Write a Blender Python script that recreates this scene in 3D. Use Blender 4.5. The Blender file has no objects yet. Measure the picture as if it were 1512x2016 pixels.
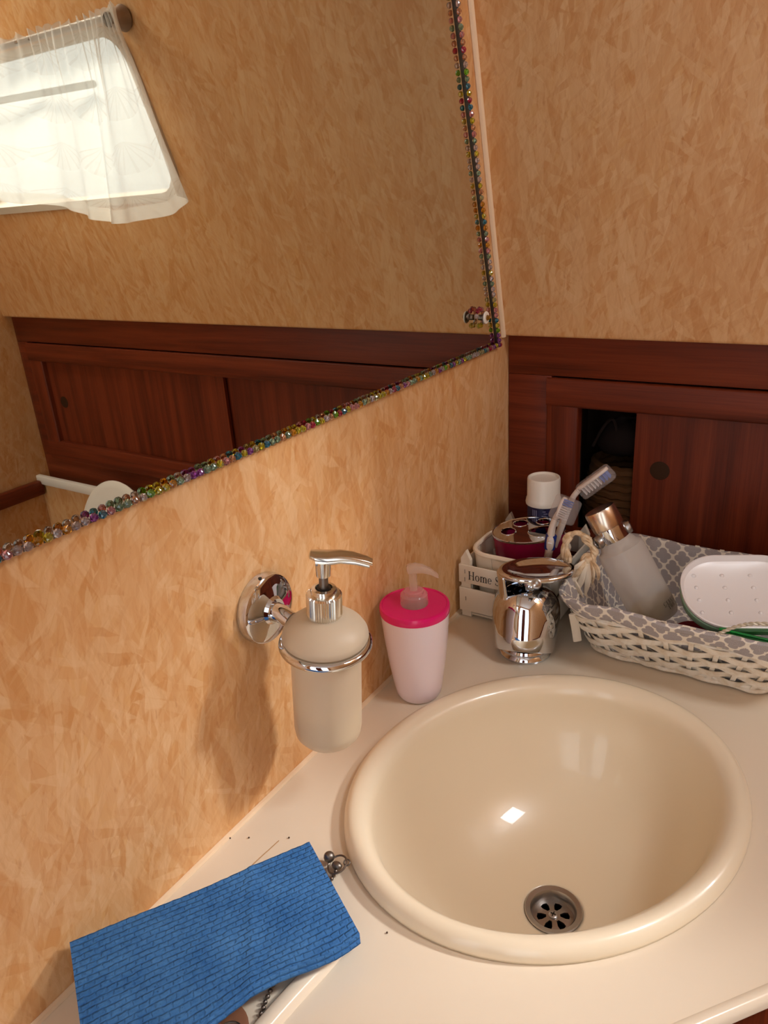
import bpy, bmesh, math, random
from mathutils import Vector, Matrix, noise
from mathutils.geometry import delaunay_2d_cdt
random.seed(7)
S = bpy.context.scene
COL = S.collection
PI = math.pi

# ------------------------------------------------------------------ camera
RM = Matrix(((0.8399564354, 0.1555724552, -0.5198753676),
             (0.5390267403, -0.3497775803, 0.7662283064),
             (-0.0626367293, -0.9238251217, -0.3776556429)))   # rows: world axes in (right, down, forward)
CAM = Vector((.41225, -.92225, .5))
cd = bpy.data.cameras.new('camera'); co = bpy.data.objects.new('camera', cd); COL.objects.link(co)
cd.sensor_fit = 'HORIZONTAL'; cd.sensor_width = 36; cd.lens = 1494 / 1512 * 36
cd.clip_start = .01; cd.clip_end = 50
cm = Matrix.Identity(4)
for i in range(3):
    cm[i][0] = RM[i][0]; cm[i][1] = -RM[i][1]; cm[i][2] = -RM[i][2]; cm[i][3] = CAM[i]
co.matrix_world = cm
S.camera = co

# ------------------------------------------------------------------ world, daylight, added front fill, exposure
w = bpy.data.worlds.new('sky'); S.world = w; w.use_nodes = True
w.node_tree.nodes['Background'].inputs[0].default_value = (.90, .95, 1, 1)
w.node_tree.nodes['Background'].inputs[1].default_value = 1.1
def area(name, loc, direction, sx, sy, power, color):
    l = bpy.data.lights.new(name, 'AREA'); l.shape = 'RECTANGLE'; l.size = sx; l.size_y = sy
    l.energy = power; l.color = color
    o = bpy.data.objects.new(name, l); COL.objects.link(o); o.location = loc
    o.rotation_euler = Vector(direction).to_track_quat('-Z', 'Y').to_euler()
    return o
area('daylight_window', (1.77, .68, 1.41), (-1.7, -1.19, -1.24), .26, .26, 50.0, (1, .98, .96))
area('front_fill', (.56, -1.75, .30), (0, 1, 0), .95, 1.7, 2.5, (1, .96, .92))  # added soft fill from behind the camera, lifts the back panel and cabinet
area('daylight_hatch', (.955, -.33, 1.158), (-.30, 0, -1), .21, .23, 3.0, (.95, .98, 1))
S.view_settings.view_transform = 'Standard'; S.view_settings.look = 'None'
S.view_settings.gamma = 1; S.view_settings.use_curve_mapping = False
S.view_settings.exposure = 0.66
S.cycles.max_bounces = 8; S.cycles.diffuse_bounces = 4; S.cycles.glossy_bounces = 4
S.cycles.transmission_bounces = 6; S.cycles.transparent_max_bounces = 12
S.cycles.use_adaptive_sampling = True; S.cycles.adaptive_threshold = .05; S.cycles.adaptive_min_samples = 16
S.cycles.caustics_reflective = False; S.cycles.caustics_refractive = False
S.cycles.use_denoising = True
S.cycles.sample_clamp_indirect = 6

# ------------------------------------------------------------------ helpers
def P(u, v, ax, val):
    r = RM @ Vector((u - 756, v - 1008, 1494)); t = (val - CAM[ax]) / r[ax]
    return CAM + r * t
def srgb(r, g, b):
    f = lambda c: (c / 255 / 12.92) if c <= 10 else ((c / 255 + .055) / 1.055) ** 2.4
    return (f(r), f(g), f(b), 1)
def tag(o, label, cat, group=None):
    o['label'] = label; o['category'] = cat
    if group: o['group'] = group
    return o
def thing(name, loc, label, cat, group=None, rz=0):
    o = bpy.data.objects.new(name, None); COL.objects.link(o); o.location = loc; o.rotation_euler[2] = rz
    o.empty_display_size = .01
    bpy.context.view_layer.update()
    return tag(o, label, cat, group)
class MB:
    def __init__(s): s.v = []; s.f = []; s.uv = {}; s.mi = []
    def add(s, vs, fs, M=None, uvs=None):
        o = len(s.v)
        s.v += [(M @ Vector(p)) if M else Vector(p) for p in vs]
        for k, f in enumerate(fs):
            if uvs: s.uv[len(s.f)] = [uvs[i] for i in f]
            s.f.append([i + o for i in f])
        return s
    def box(s, c, d, M=None, bev=0):
        if bev:
            bm = bmesh.new(); bmesh.ops.create_cube(bm, size=1)
            for v in bm.verts: v.co = Vector((v.co.x * d[0], v.co.y * d[1], v.co.z * d[2]))
            bmesh.ops.bevel(bm, geom=bm.edges[:], offset=bev, segments=2, profile=.5, affect='EDGES')
            bm.verts.index_update()
            s.add([v.co + Vector(c) for v in bm.verts], [[v.index for v in f.verts] for f in bm.faces], M); bm.free(); return s
        x, y, z = d[0] / 2, d[1] / 2, d[2] / 2
        vs = [Vector(c) + Vector((a * x, b * y, e * z)) for a in (-1, 1) for b in (-1, 1) for e in (-1, 1)]
        return s.add(vs, [(0, 1, 3, 2), (4, 6, 7, 5), (0, 4, 5, 1), (2, 3, 7, 6), (0, 2, 6, 4), (1, 5, 7, 3)], M)
    def lathe(s, prof, n=48, M=None, sx=1, sy=1, rib=0, close=False, cap=True):
        vs = []; fs = []
        for r, z in prof:
            for k in range(n):
                a = 2 * PI * k / n; q = r * (1 + (rib if k % 2 else 0))
                vs.append((q * sx * math.cos(a), q * sy * math.sin(a), z))
        m = len(prof)
        for j in range(m - 1 if not close else m):
            for k in range(n):
                a, b = j * n + k, j * n + (k + 1) % n
                c, d = ((j + 1) % m) * n + (k + 1) % n, ((j + 1) % m) * n + k
                fs.append((a, b, c, d))
        if not close and cap:
            if prof[0][0] > 1e-6: fs.append(tuple(range(n))[::-1])
            if prof[-1][0] > 1e-6: fs.append(tuple((m - 1) * n + k for k in range(n)))
        return s.add(vs, fs, M)
    def tube(s, pts, rad, n=8, M=None, closed=False, flat=1.0, up=None):
        pts = [Vector(p) for p in pts]; m = len(pts); vs = []; fs = []
        if not isinstance(rad, (list, tuple)): rad = [rad] * m
        pu = None
        for i, p in enumerate(pts):
            if closed: t = pts[(i + 1) % m] - pts[i - 1]
            else: t = pts[min(i + 1, m - 1)] - pts[max(i - 1, 0)]
            t.normalize()
            if up is not None: u = Vector(up)
            elif pu is None: u = Vector((0, 0, 1)) if abs(t.z) < .9 else Vector((1, 0, 0))
            else: u = pu
            u = (u - t * u.dot(t)); u.normalize(); pu = u; b = t.cross(u)
            for k in range(n):
                a = 2 * PI * k / n
                vs.append(p + (u * math.cos(a) + b * math.sin(a) * flat) * rad[i])
        for i in range(m if closed else m - 1):
            for k in range(n):
                fs.append((i * n + k, i * n + (k + 1) % n, ((i + 1) % m) * n + (k + 1) % n, ((i + 1) % m) * n + k))
        if not closed:
            fs.append(tuple(range(n))[::-1]); fs.append(tuple((m - 1) * n + k for k in range(n)))
        return s.add(vs, fs, M)
    def sphere(s, c, r, n=12, M=None, sc=(1, 1, 1)):
        vs = []; fs = []; h = n // 2
        for j in range(h + 1):
            th = PI * j / h
            for k in range(n):
                a = 2 * PI * k / n
                vs.append((c[0] + r * sc[0] * math.sin(th) * math.cos(a), c[1] + r * sc[1] * math.sin(th) * math.sin(a), c[2] + r * sc[2] * math.cos(th)))
        for j in range(h):
            for k in range(n):
                fs.append((j * n + k, (j + 1) * n + k, (j + 1) * n + (k + 1) % n, j * n + (k + 1) % n))
        return s.add(vs, fs, M)
    def grid(s, fn, nu, nv, uvf=None, M=None, cu=False):
        vs = []; uvs = []; fs = []
        for i in range(nu + 1):
            for j in range(nv + 1):
                u, v = i / nu, j / nv
                vs.append(fn(u, v)); uvs.append(uvf(u, v) if uvf else (u, v))
        for i in range(nu):
            for j in range(nv):
                a = i * (nv + 1) + j; fs.append((a, a + nv + 1, a + nv + 2, a + 1))
        return s.add(vs, fs, M, uvs)
    def poly(s, outline, holes, tofn, thick=None, uvf=None):
        """flat polygon with holes in 2D, tofn(x, y, d) -> 3D at depth d (0 front, 1 back)"""
        pts = [Vector(p) for p in outline]; ed = [(i, (i + 1) % len(outline)) for i in range(len(outline))]
        for h in holes:
            o = len(pts); pts += [Vector(p) for p in h]; ed += [(o + i, o + (i + 1) % len(h)) for i in range(len(h))]
        vo, eo, fo, *_ = delaunay_2d_cdt(pts, ed, [], 0, 1e-6)
        def inside(p, lp):
            r = False; n = len(lp)
            for i in range(n):
                a, b = lp[i], lp[(i + 1) % n]
                if (a[1] > p[1]) != (b[1] > p[1]) and p[0] < (b[0] - a[0]) * (p[1] - a[1]) / (b[1] - a[1]) + a[0]: r = not r
            return r
        keep = []
        for f in fo:
            c = sum((vo[i] for i in f), Vector((0, 0))) / len(f)
            if inside(c, outline) and not any(inside(c, h) for h in holes): keep.append(f)
        s.add([tofn(p[0], p[1], 0) for p in vo], keep, None, [uvf(p[0], p[1]) for p in vo] if uvf else None)
        if thick:
            s.add([tofn(p[0], p[1], 1) for p in vo], [f[::-1] for f in keep], None, [uvf(p[0], p[1]) for p in vo] if uvf else None)
            for lp in [outline] + list(holes):
                n = len(lp)
                s.add([tofn(p[0], p[1], d) for d in (0, 1) for p in lp], [(i, (i + 1) % n, n + (i + 1) % n, n + i) for i in range(n)],
                      None, [uvf(p[0], p[1]) for d in (0, 1) for p in lp] if uvf else None)
        return s
    def mesh(s, name, mat, smooth=35):
        me = bpy.data.meshes.new(name)
        me.from_pydata([tuple(v) for v in s.v], [], s.f)
        if s.uv:
            ul = me.uv_layers.new(name='UVMap')
            for p in me.polygons:
                if p.index in s.uv:
                    for li, c in zip(p.loop_indices, s.uv[p.index]): ul.data[li].uv = c
        bm = bmesh.new(); bm.from_mesh(me); bmesh.ops.remove_doubles(bm, verts=bm.verts[:], dist=1e-6)
        bmesh.ops.recalc_face_normals(bm, faces=bm.faces[:]); bm.to_mesh(me); bm.free()
        if smooth:
            me.shade_smooth(); me.set_sharp_from_angle(angle=math.radians(smooth))
        me.materials.append(mat)
        return me
    def build(s, name, mat, parent=None, smooth=35, kind=None, label=None):
        o = bpy.data.objects.new(name, s.mesh(name, mat, smooth)); COL.objects.link(o)
        if parent:
            o.parent = parent; o.matrix_parent_inverse = world_of(parent).inverted()   # vertices stay in world coordinates
        if kind: o['kind'] = kind
        if label: o['label'] = label
        return o
def world_of(o):
    m = o.matrix_basis.copy()
    while o.parent:
        m = o.matrix_parent_inverse @ m; o = o.parent; m = o.matrix_basis @ m
    return m
def frame(o, x, z):
    """matrix with origin o, z axis z, x axis near x"""
    z = Vector(z).normalized(); x = Vector(x); x = (x - z * x.dot(z)).normalized(); y = z.cross(x)
    M = Matrix.Identity(4)
    for i in range(3): M[i][0], M[i][1], M[i][2], M[i][3] = x[i], y[i], z[i], o[i]
    return M
def catmull(pts, n=8):
    pts = [Vector(p) for p in pts]; out = []
    for i in range(len(pts) - 1):
        p0, p1, p2, p3 = pts[max(i - 1, 0)], pts[i], pts[i + 1], pts[min(i + 2, len(pts) - 1)]
        for k in range(n):
            t = k / n
            out.append(.5 * (2 * p1 + (p2 - p0) * t + (2 * p0 - 5 * p1 + 4 * p2 - p3) * t * t + (3 * p1 - p0 - 3 * p2 + p3) * t ** 3))
    return out + [pts[-1]]

# ------------------------------------------------------------------ materials
class N:
    def __init__(s, name):
        s.m = bpy.data.materials.new(name); s.m.use_nodes = True; s.t = s.m.node_tree
        s.t.nodes.clear(); s.out = s.n('ShaderNodeOutputMaterial')
    def n(s, t, **k):
        x = s.t.nodes.new(t)
        for a, b in k.items(): setattr(x, a, b)
        return x
    def l(s, a, b): s.t.links.new(a, b)
    def set(s, sock, v):
        if isinstance(v, bpy.types.NodeSocket): s.l(v, sock)
        else: sock.default_value = v
    def math(s, op, a, b=None, c=None):
        x = s.n('ShaderNodeMath', operation=op)
        for i, v in enumerate((a, b, c)):
            if v is not None: s.set(x.inputs[i], v)
        return x.outputs[0]
    def vmath(s, op, a, b=None):
        x = s.n('ShaderNodeVectorMath', operation=op); s.set(x.inputs[0], a)
        if b is not None: s.set(x.inputs[1], b)
        return x.outputs[1] if op in ('LENGTH', 'DOT_PRODUCT', 'DISTANCE') else x.outputs[0]
    def mix(s, f, a, b, mode='MIX'):
        x = s.n('ShaderNodeMix', data_type='RGBA', blend_type=mode)
        s.set(x.inputs[0], f); s.set(x.inputs[6], a); s.set(x.inputs[7], b); return x.outputs[2]
    def ramp(s, f, stops, interp='LINEAR'):
        x = s.n('ShaderNodeValToRGB'); s.set(x.inputs[0], f); x.color_ramp.interpolation = interp
        e = x.color_ramp.elements
        while len(e) < len(stops): e.new(.5)
        for q, (p, c) in zip(e, stops): q.position = p; q.color = c if len(c) == 4 else (*c, 1)
        return x.outputs[0]
    def coord(s, kind='Object'): return s.n('ShaderNodeTexCoord').outputs[kind]
    def map(s, v, scale=(1, 1, 1), rot=(0, 0, 0), loc=(0, 0, 0), typ='POINT'):
        x = s.n('ShaderNodeMapping', vector_type=typ); s.set(x.inputs[0], v)
        x.inputs['Scale'].default_value = scale; x.inputs['Rotation'].default_value = rot; x.inputs['Location'].default_value = loc
        return x.outputs[0]
    def noise(s, v, scale, detail=3, rough=.5, dist=0):
        x = s.n('ShaderNodeTexNoise'); s.set(x.inputs['Vector'], v); x.inputs['Scale'].default_value = scale
        x.inputs['Detail'].default_value = detail; x.inputs['Roughness'].default_value = rough; x.inputs['Distortion'].default_value = dist
        return x.outputs['Fac']
    def bump(s, h, strength, dist=.001):
        x = s.n('ShaderNodeBump'); s.set(x.inputs['Height'], h); x.inputs['Strength'].default_value = strength
        x.inputs['Distance'].default_value = dist; return x.outputs[0]
    def bsdf(s, color, rough=.5, metal=0, normal=None, **k):
        x = s.n('ShaderNodeBsdfPrincipled')
        s.set(x.inputs['Base Color'], color); s.set(x.inputs['Roughness'], rough); x.inputs['Metallic'].default_value = metal
        if normal: s.l(normal, x.inputs['Normal'])
        for a, b in k.items(): s.set(x.inputs[a.replace('_', ' ')], b)
        s.l(x.outputs[0], s.out.inputs[0]); return x
def plain(name, color, rough=.45, metal=0, **k):
    n = N(name); n.bsdf(color, rough, metal, **k); return n.m

def strand_panel(name, seed=0.0, tone=(.93, .86, .77)):
    """pale laminate printed and embossed with pressed wood strands; UV in metres"""
    n = N(name); uv = n.coord('UV'); uv = n.map(uv, loc=(seed, seed * 1.7, 0))
    wob = n.n('ShaderNodeTexNoise'); n.l(uv, wob.inputs['Vector']); wob.inputs['Scale'].default_value = 60
    w2 = n.vmath('SCALE', n.vmath('SUBTRACT', wob.outputs['Color'], (.5, .5, .5))); w2.node.inputs['Scale'].default_value = .0032
    uv = n.vmath('ADD', uv, w2)
    base = n.ramp(n.noise(uv, 9, 4, .6), [(.3, srgb(212, 160, 106)), (.7, srgb(224, 178, 124))])
    hgt = n.noise(uv, 300, 3); col = base
    for k, (ang, sx, sy, thr) in enumerate([(4, 105, 26, .45), (-24, 120, 30, .55), (33, 130, 30, .55), (62, 150, 34, .68), (-52, 140, 34, .7), (12, 190, 40, .5), (-8, 75, 17, .6)]):
        m = n.map(uv, scale=(sx, sy, 1), rot=(0, 0, math.radians(ang)), loc=(k * 3.7, k * 1.3, 0))
        # rotate first, then stretch: mapping applies scale before rotation, so chain two
        r = n.map(uv, rot=(0, 0, math.radians(ang)), loc=(k * 1.1, k * .7, 0)); m = n.map(r, scale=(sx, sy, 1))
        vo = n.n('ShaderNodeTexVoronoi', voronoi_dimensions='2D'); n.l(m, vo.inputs['Vector']); vo.inputs['Scale'].default_value = 1
        sep = n.n('ShaderNodeSeparateColor'); n.l(vo.outputs['Color'], sep.inputs[0])
        d2 = n.n('ShaderNodeTexVoronoi', voronoi_dimensions='2D', feature='DISTANCE_TO_EDGE'); n.l(m, d2.inputs['Vector']); d2.inputs['Scale'].default_value = 1
        on = n.math('GREATER_THAN', sep.outputs[0], thr)
        soft = n.math('MULTIPLY', on, n.math('SMOOTH_MIN', n.math('MULTIPLY', d2.outputs[0], 14), 1.0, .2))
        streak = n.noise(n.map(r, scale=(900, 22, 1)), 1, 2, .6)
        fc = n.ramp(sep.outputs[1], [(0, srgb(200, 138, 76)), (.25, srgb(214, 160, 106)), (.55, srgb(224, 180, 132)), (1, srgb(236, 202, 160))])
        fc = n.mix(n.math('MULTIPLY', streak, .5), fc, srgb(208, 156, 104))
        col = n.mix(n.math('MULTIPLY', soft, .58), col, fc)
        hgt = n.math('ADD', hgt, n.math('MULTIPLY', soft, n.math('ADD', n.math('MULTIPLY', streak, .8), n.math('MULTIPLY', sep.outputs[2], .6))))
    for k, (ang, thr) in enumerate([(3, .70), (-19, .74), (24, .74), (55, .84)]):
        r = n.map(uv, rot=(0, 0, math.radians(ang)), loc=(k * 2.3 + .4, k * .9, 0)); m = n.map(r, scale=(430, 42, 1))
        vo = n.n('ShaderNodeTexVoronoi', voronoi_dimensions='2D'); n.l(m, vo.inputs['Vector']); vo.inputs['Scale'].default_value = 1
        sep = n.n('ShaderNodeSeparateColor'); n.l(vo.outputs['Color'], sep.inputs[0])
        on = n.math('GREATER_THAN', sep.outputs[0], thr)
        col = n.mix(n.math('MULTIPLY', on, .10), col, n.ramp(sep.outputs[1], [(0, srgb(178, 112, 52)), (.4, srgb(200, 140, 78)), (.6, srgb(232, 190, 140)), (1, srgb(242, 210, 168))]))
        hgt = n.math('ADD', hgt, n.math('MULTIPLY', on, .25))
    fleck = n.ramp(n.noise(n.map(uv, scale=(1, .35, 1)), 170, 2, .5), [(.66, (0, 0, 0)), (.74, (1, 1, 1))])
    col = n.mix(n.math('MULTIPLY', fleck, .3), col, srgb(176, 108, 48))
    col = n.mix(1.0, col, (*tone, 1), 'MULTIPLY')
    n.bsdf(col, .42, normal=n.bump(hgt, .085, .0006), Specular_IOR_Level=.35)
    return n.m
def wood(name, axis, dark=(74, 28, 14), mid=(104, 42, 21), light=(124, 54, 28), scale=1.0, rough=.42):
    n = N(name); o = n.coord('Object')
    sc = {'x': (3, 60, 60), 'z': (70, 70, 2.2), 'y': (60, 3, 60)}[axis]
    a = n.noise(n.map(o, scale=sc), 1 * scale, 4, .55, .3)
    sc2 = {'x': (10, 600, 600), 'z': (700, 700, 14), 'y': (600, 10, 600)}[axis]
    b = n.noise(n.map(o, scale=sc2), 1, 2, .6)
    f = n.math('ADD', n.math('MULTIPLY', a, .75), n.math('MULTIPLY', b, .25))
    col = n.ramp(f, [(.32, srgb(*dark)), (.5, srgb(*mid)), (.68, srgb(*light))])
    n.bsdf(col, rough, normal=n.bump(b, .08, .0004), Specular_IOR_Level=.22); return n.m
M_panL = strand_panel('strand_laminate_left', 0.0, (.97, .945, .90)); M_panB = strand_panel('strand_laminate_back', 3.1)
M_panR = strand_panel('strand_laminate_right', 5.7)
M_woodx = wood('mahogany_horizontal', 'x'); M_woodz = wood('mahogany_vertical', 'z'); M_woody = wood('mahogany_rail', 'y')
M_in = plain('cabinet_inside', srgb(58, 34, 22), .8)
M_counter = plain('cream_gelcoat', srgb(229, 215, 194), .16)
M_sink = plain('ivory_ceramic', srgb(238, 224, 198), .28, Coat_Weight=.42, Coat_Roughness=.03)
def chrome_mat(name, c, r):
    n = N(name); o = n.coord('Object')
    n.bsdf(c, n.ramp(n.noise(o, 40, 3), [(.4, (r, r, r)), (.8, (r + .05, r + .05, r + .05))]), 1.0); return n.m
M_chrome = chrome_mat('chrome', (.70, .73, .78, 1), .03)
M_steel = plain('brushed_steel', (.42, .40, .385, 1), .32, 1.0)
M_oldmetal = plain('tarnished_metal', (.22, .19, .165, 1), .42, 1.0)
M_gold = chrome_mat('warm_plated_plastic', (.74, .71, .64, 1), .16)
M_mirror = plain('silvered_glass', (.77, .75, .65, 1), .008, 1.0)
M_white = plain('white_plastic', srgb(235, 228, 216), .35)
M_offwhite = plain('white_painted_wood', srgb(233, 222, 204), .6)
M_trim = plain('sealant', srgb(232, 205, 172), .5)
M_black = plain('black_rubber', srgb(18, 14, 12), .5)

# ------------------------------------------------------------------ room shell
W = 1.105; FZ = -.85; CZ = 1.15; FY = -1.55
def struct(o): o['kind'] = 'structure'; return o
def quadwall(name, fn, u0, u1, v0, v1, mat, holes=(), thick=.02, nrm=None):
    m = MB(); m.poly([(u0, v0), (u1, v0), (u1, v1), (u0, v1)], holes, lambda x, y, d: Vector(fn(x, y)) + Vector(nrm) * (-thick * d), True, lambda x, y: (x, y))
    return struct(m.build(name, mat, smooth=0))
quadwall('wall_left', lambda a, b: (0, a, b), FY, .19, FZ, CZ, M_panL, nrm=(1, 0, 0))
quadwall('wall_right', lambda a, b: (W, a, b), FY, .03, FZ, CZ, M_panR, nrm=(-1, 0, 0))
quadwall('wall_front', lambda a, b: (a, FY, b), 0, W, FZ, CZ, M_panR, holes=[[(.12, FZ + .02), (1.0, FZ + .02), (1.0, 1.08), (.12, 1.08)]], nrm=(0, 1, 0))  # wide opening added so the front fill can shine in
# upper back panel: leans towards the room with height, window hole in it
TZ = .2203; YB = -.017; ZB = .3314
def up(x, z, d=0): return Vector((x, YB - TZ * (z - ZB), z)) + Vector((0, 1, TZ)).normalized() * d
win = (.518, .528, 1.0, .740)
def rrect(x0, y0, x1, y1, r, n=5):
    out = []
    for cx, cy, a0 in ((x1 - r, y0 + r, -90), (x1 - r, y1 - r, 0), (x0 + r, y1 - r, 90), (x0 + r, y0 + r, 180)):
        for k in range(n + 1):
            a = math.radians(a0 + 90 * k / n); out.append((cx + r * math.cos(a), cy + r * math.sin(a)))
    return out
def skew(pts): return [(x - (.030 * (1 - (z - .528) / .212) if x < .75 else 0), z) for x, z in pts]
m = MB(); m.poly([(0, ZB + .004), (W, ZB + .004), (W, CZ), (0, CZ)], [skew(rrect(*win, .04))], lambda x, y, d: up(x, y, d * .02), True, lambda x, y: (x, y))
m.grid(lambda u, v: up(u * W, ZB + .004 - .004 * math.sin(v * PI / 2), .004 * (1 - math.cos(v * PI / 2))), 1, 5, lambda u, v: (u * W, ZB + .004 - .004 * v))
m.add([up(0, ZB, .004), up(W, ZB, .004), (W, .012, ZB + .001), (0, .012, ZB + .001)], [(0, 1, 2, 3)], None, [(0, ZB), (W, ZB), (W, ZB - .02), (0, ZB - .02)])
wb = struct(m.build('wall_back', M_panB, smooth=30))
# ceiling, floor
m = MB(); m.poly([(0, FY), (W, FY), (W, .2), (0, .2)], [rrect(.84, -.46, 1.07, -.22, .03)], lambda x, y, d: Vector((x, y, CZ + .02 * d)), True, lambda x, y: (x, y))
struct(m.build('ceiling', plain('white_headliner', srgb(240, 236, 228), .6), smooth=0))
m = MB(); m.box((W / 2, FY / 2, FZ - .01), (W, -FY + .3, .02)); struct(m.build('floor', wood('teak_floor', 'y', (70, 40, 22), (110, 66, 38), (140, 90, 54)), smooth=0))
# door behind the viewer, seen only in the chrome
m = MB(); m.box((.47, FY + .05, .05), (.24, .024, 1.75), bev=.004)
dr = struct(m.build('door_1', M_woodz, smooth=0))
MB().sphere((.56, FY + .08, .0), .02).build('door_knob', M_chrome, dr)
# sealant lines
m = MB(); m.tube([(0.001, YB - .002, ZB), up(0.001, CZ, -.002)], .0042, 8); struct(m.build('trim_1', M_trim))
m = MB(); m.tube([(0.0005, -.95, .0005), (0.0005, -.02, .0005)], .0032, 8); struct(m.build('trim_2', M_trim))

# window with frame, pane and stay bar
m = MB(); x0, z0, x1, z1 = win
m.poly(skew(rrect(x0 - .004, z0 - .005, x1 + .005, z1 + .005, .044)), [skew(rrect(x0 + .006, z0 + .006, x1 - .006, z1 - .006, .036))], lambda x, y, d: up(x, y, -.006 + d * .03), True)
wf = struct(m.build('window_1', plain('pale_frame', srgb(196, 180, 160), .7, Specular_IOR_Level=.1)))
g = N('window_glass'); tr = g.n('ShaderNodeBsdfTransparent'); gl = g.n('ShaderNodeBsdfGlossy'); gl.inputs['Roughness'].default_value = .02
mx = g.n('ShaderNodeMixShader'); mx.inputs[0].default_value = .07; g.l(tr.outputs[0], mx.inputs[1]); g.l(gl.outputs[0], mx.inputs[2]); g.l(mx.outputs[0], g.out.inputs[0])
m = MB(); m.poly(skew(rrect(x0 + .004, z0 + .004, x1 - .004, z1 - .004, .038)), [], lambda x, y, d: up(x, y, .012 + d * .004), True); m.build('window_pane', g.m, wf)
m = MB(); m.tube([up(.60, .683, -.004), up(x1 - .02, .690, -.004)], .005, 8); m.tube([up(.83, .70, -.008), up(.97, .68, -.008)], .009, 8, flat=.6); m.build('window_bar', plain('dark_grey_bar', srgb(54, 52, 54), .9, Specular_IOR_Level=.0), wf)

# ------------------------------------------------------------------ curtain and rod
RODY, RODZ = -.128, .752
def mp(u, v, y): p = P(u, v, 1, y); return Vector((.008 - p.x, p.y, p.z))
rodL, rodR = mp(232, 28, RODY), mp(-330, 145, RODY)
rt = thing('curtain_rod', rodL, 'grey curtain rod with round end bracket, seen at upper left in the mirror', 'curtain rod')
m = MB(); m.tube([rodL, (W - .004, RODY, rodL.z)], .0045, 10); m.build('rod', plain('grey_rod', srgb(150, 140, 130), .4, .6), rt)
m = MB(); bx = rodL + Vector((.004, 0, 0)); wy = up(0, bx.z).y
m.lathe([(.0, 0), (.014, 0), (.016, .004), (.012, .012), (.0085, .03), (0.0085, .0)], 24, frame((bx.x, wy, bx.z), (1, 0, 0), (0, -1, -.2)))
m.build('bracket', plain('bracket_grey', srgb(150, 132, 118), .35, .5), rt)
n = N('white_voile'); uv = n.coord('UV')
# faint scallop shells: ribs and rings
cell = n.vmath('SUBTRACT', n.vmath('FRACTION', n.map(uv, scale=(11, 12, 1))), (.5, .1, 0))
sx = n.n('ShaderNodeSeparateXYZ'); n.l(cell, sx.inputs[0])
ang = n.math('ARCTAN2', sx.outputs[0], sx.outputs[1]); rad = n.vmath('LENGTH', n.vmath('MULTIPLY', cell, (1, 1, 0)))
rib = n.math('GREATER_THAN', n.math('SINE', n.math('MULTIPLY', ang, 22)), .75)
ins = n.math('MULTIPLY', n.math('LESS_THAN', rad, .62), n.math('LESS_THAN', n.math('ABSOLUTE', ang), 1.25))
shell = n.math('MULTIPLY', ins, n.math('ADD', .25, n.math('MULTIPLY', rib, .4)))
weave = n.noise(n.map(uv, scale=(500, 500, 1)), 1, 1)
col = n.mix(n.math('MULTIPLY', shell, .5), srgb(248, 246, 240), srgb(196, 178, 158))
df = n.n('ShaderNodeBsdfDiffuse'); n.l(col, df.inputs[0]); tl = n.n('ShaderNodeBsdfTranslucent'); n.l(col, tl.inputs[0])
tp = n.n('ShaderNodeBsdfTransparent')
m1 = n.n('ShaderNodeMixShader'); m1.inputs[0].default_value = .37; n.l(df.outputs[0], m1.inputs[1]); n.l(tl.outputs[0], m1.inputs[2])
m2 = n.n('ShaderNodeMixShader'); m2.inputs[0].default_value = .44; n.l(m1.outputs[0], m2.inputs[1]); n.l(tp.outputs[0], m2.inputs[2]); n.l(m2.outputs[0], n.out.inputs[0])
M_voile = n.m
topc = catmull([mp(243, 30, RODY), mp(215, 45, RODY), mp(130, 68, RODY), mp(0, 97, RODY), mp(-330, 145, RODY)], 12)
botc = catmull([mp(384, 384, RODY), mp(345, 424, RODY), mp(237, 440, RODY), mp(205, 425, RODY), mp(100, 402, RODY), mp(0, 388, RODY), mp(-330, 300, RODY)], 8)
def samp(c, t):
    f = t * (len(c) - 1); i = min(int(f), len(c) - 2); return c[i].lerp(c[i + 1], f - i)
def curt(u, v):
    uu = u ** 1.15
    a, b = samp(topc, uu), samp(botc, uu); p = a.lerp(b, v)
    gath = .0045 * math.sin(uu * 150) * (1 - v) ** 3
    fold = (.013 * math.sin(uu * 24 + 1.6 + .8 * v) + .006 * math.sin(uu * 53 + 2.2 * v)) * (.35 + .65 * v)
    p = p + Vector((.006 * math.sin(v * PI) * math.sin(uu * 9), -.0085 * max(0, 1 - 3 * v) - gath - fold * (1 - math.exp(-14 * v)) - .012 * v, 0))
    p.z += (.012 + .004 * math.sin(uu * 130)) * max(0, 1 - v * 14)
    return p
ct = thing('curtain', samp(topc, .5), 'short white voile curtain with faint shell print, backlit, seen in the mirror', 'curtain')
m = MB(); m.grid(curt, 160, 40, lambda u, v: (u * .5, v * .3)); m.build('cloth', M_voile, ct, smooth=180)
m = MB(); m.grid(lambda u, v: curt(u, .925 + .075 * v) + Vector((0, -.0009, 0)), 160, 3, lambda u, v: (u * .5, .9)); m.build('hem', M_voile, ct, smooth=180)

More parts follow.
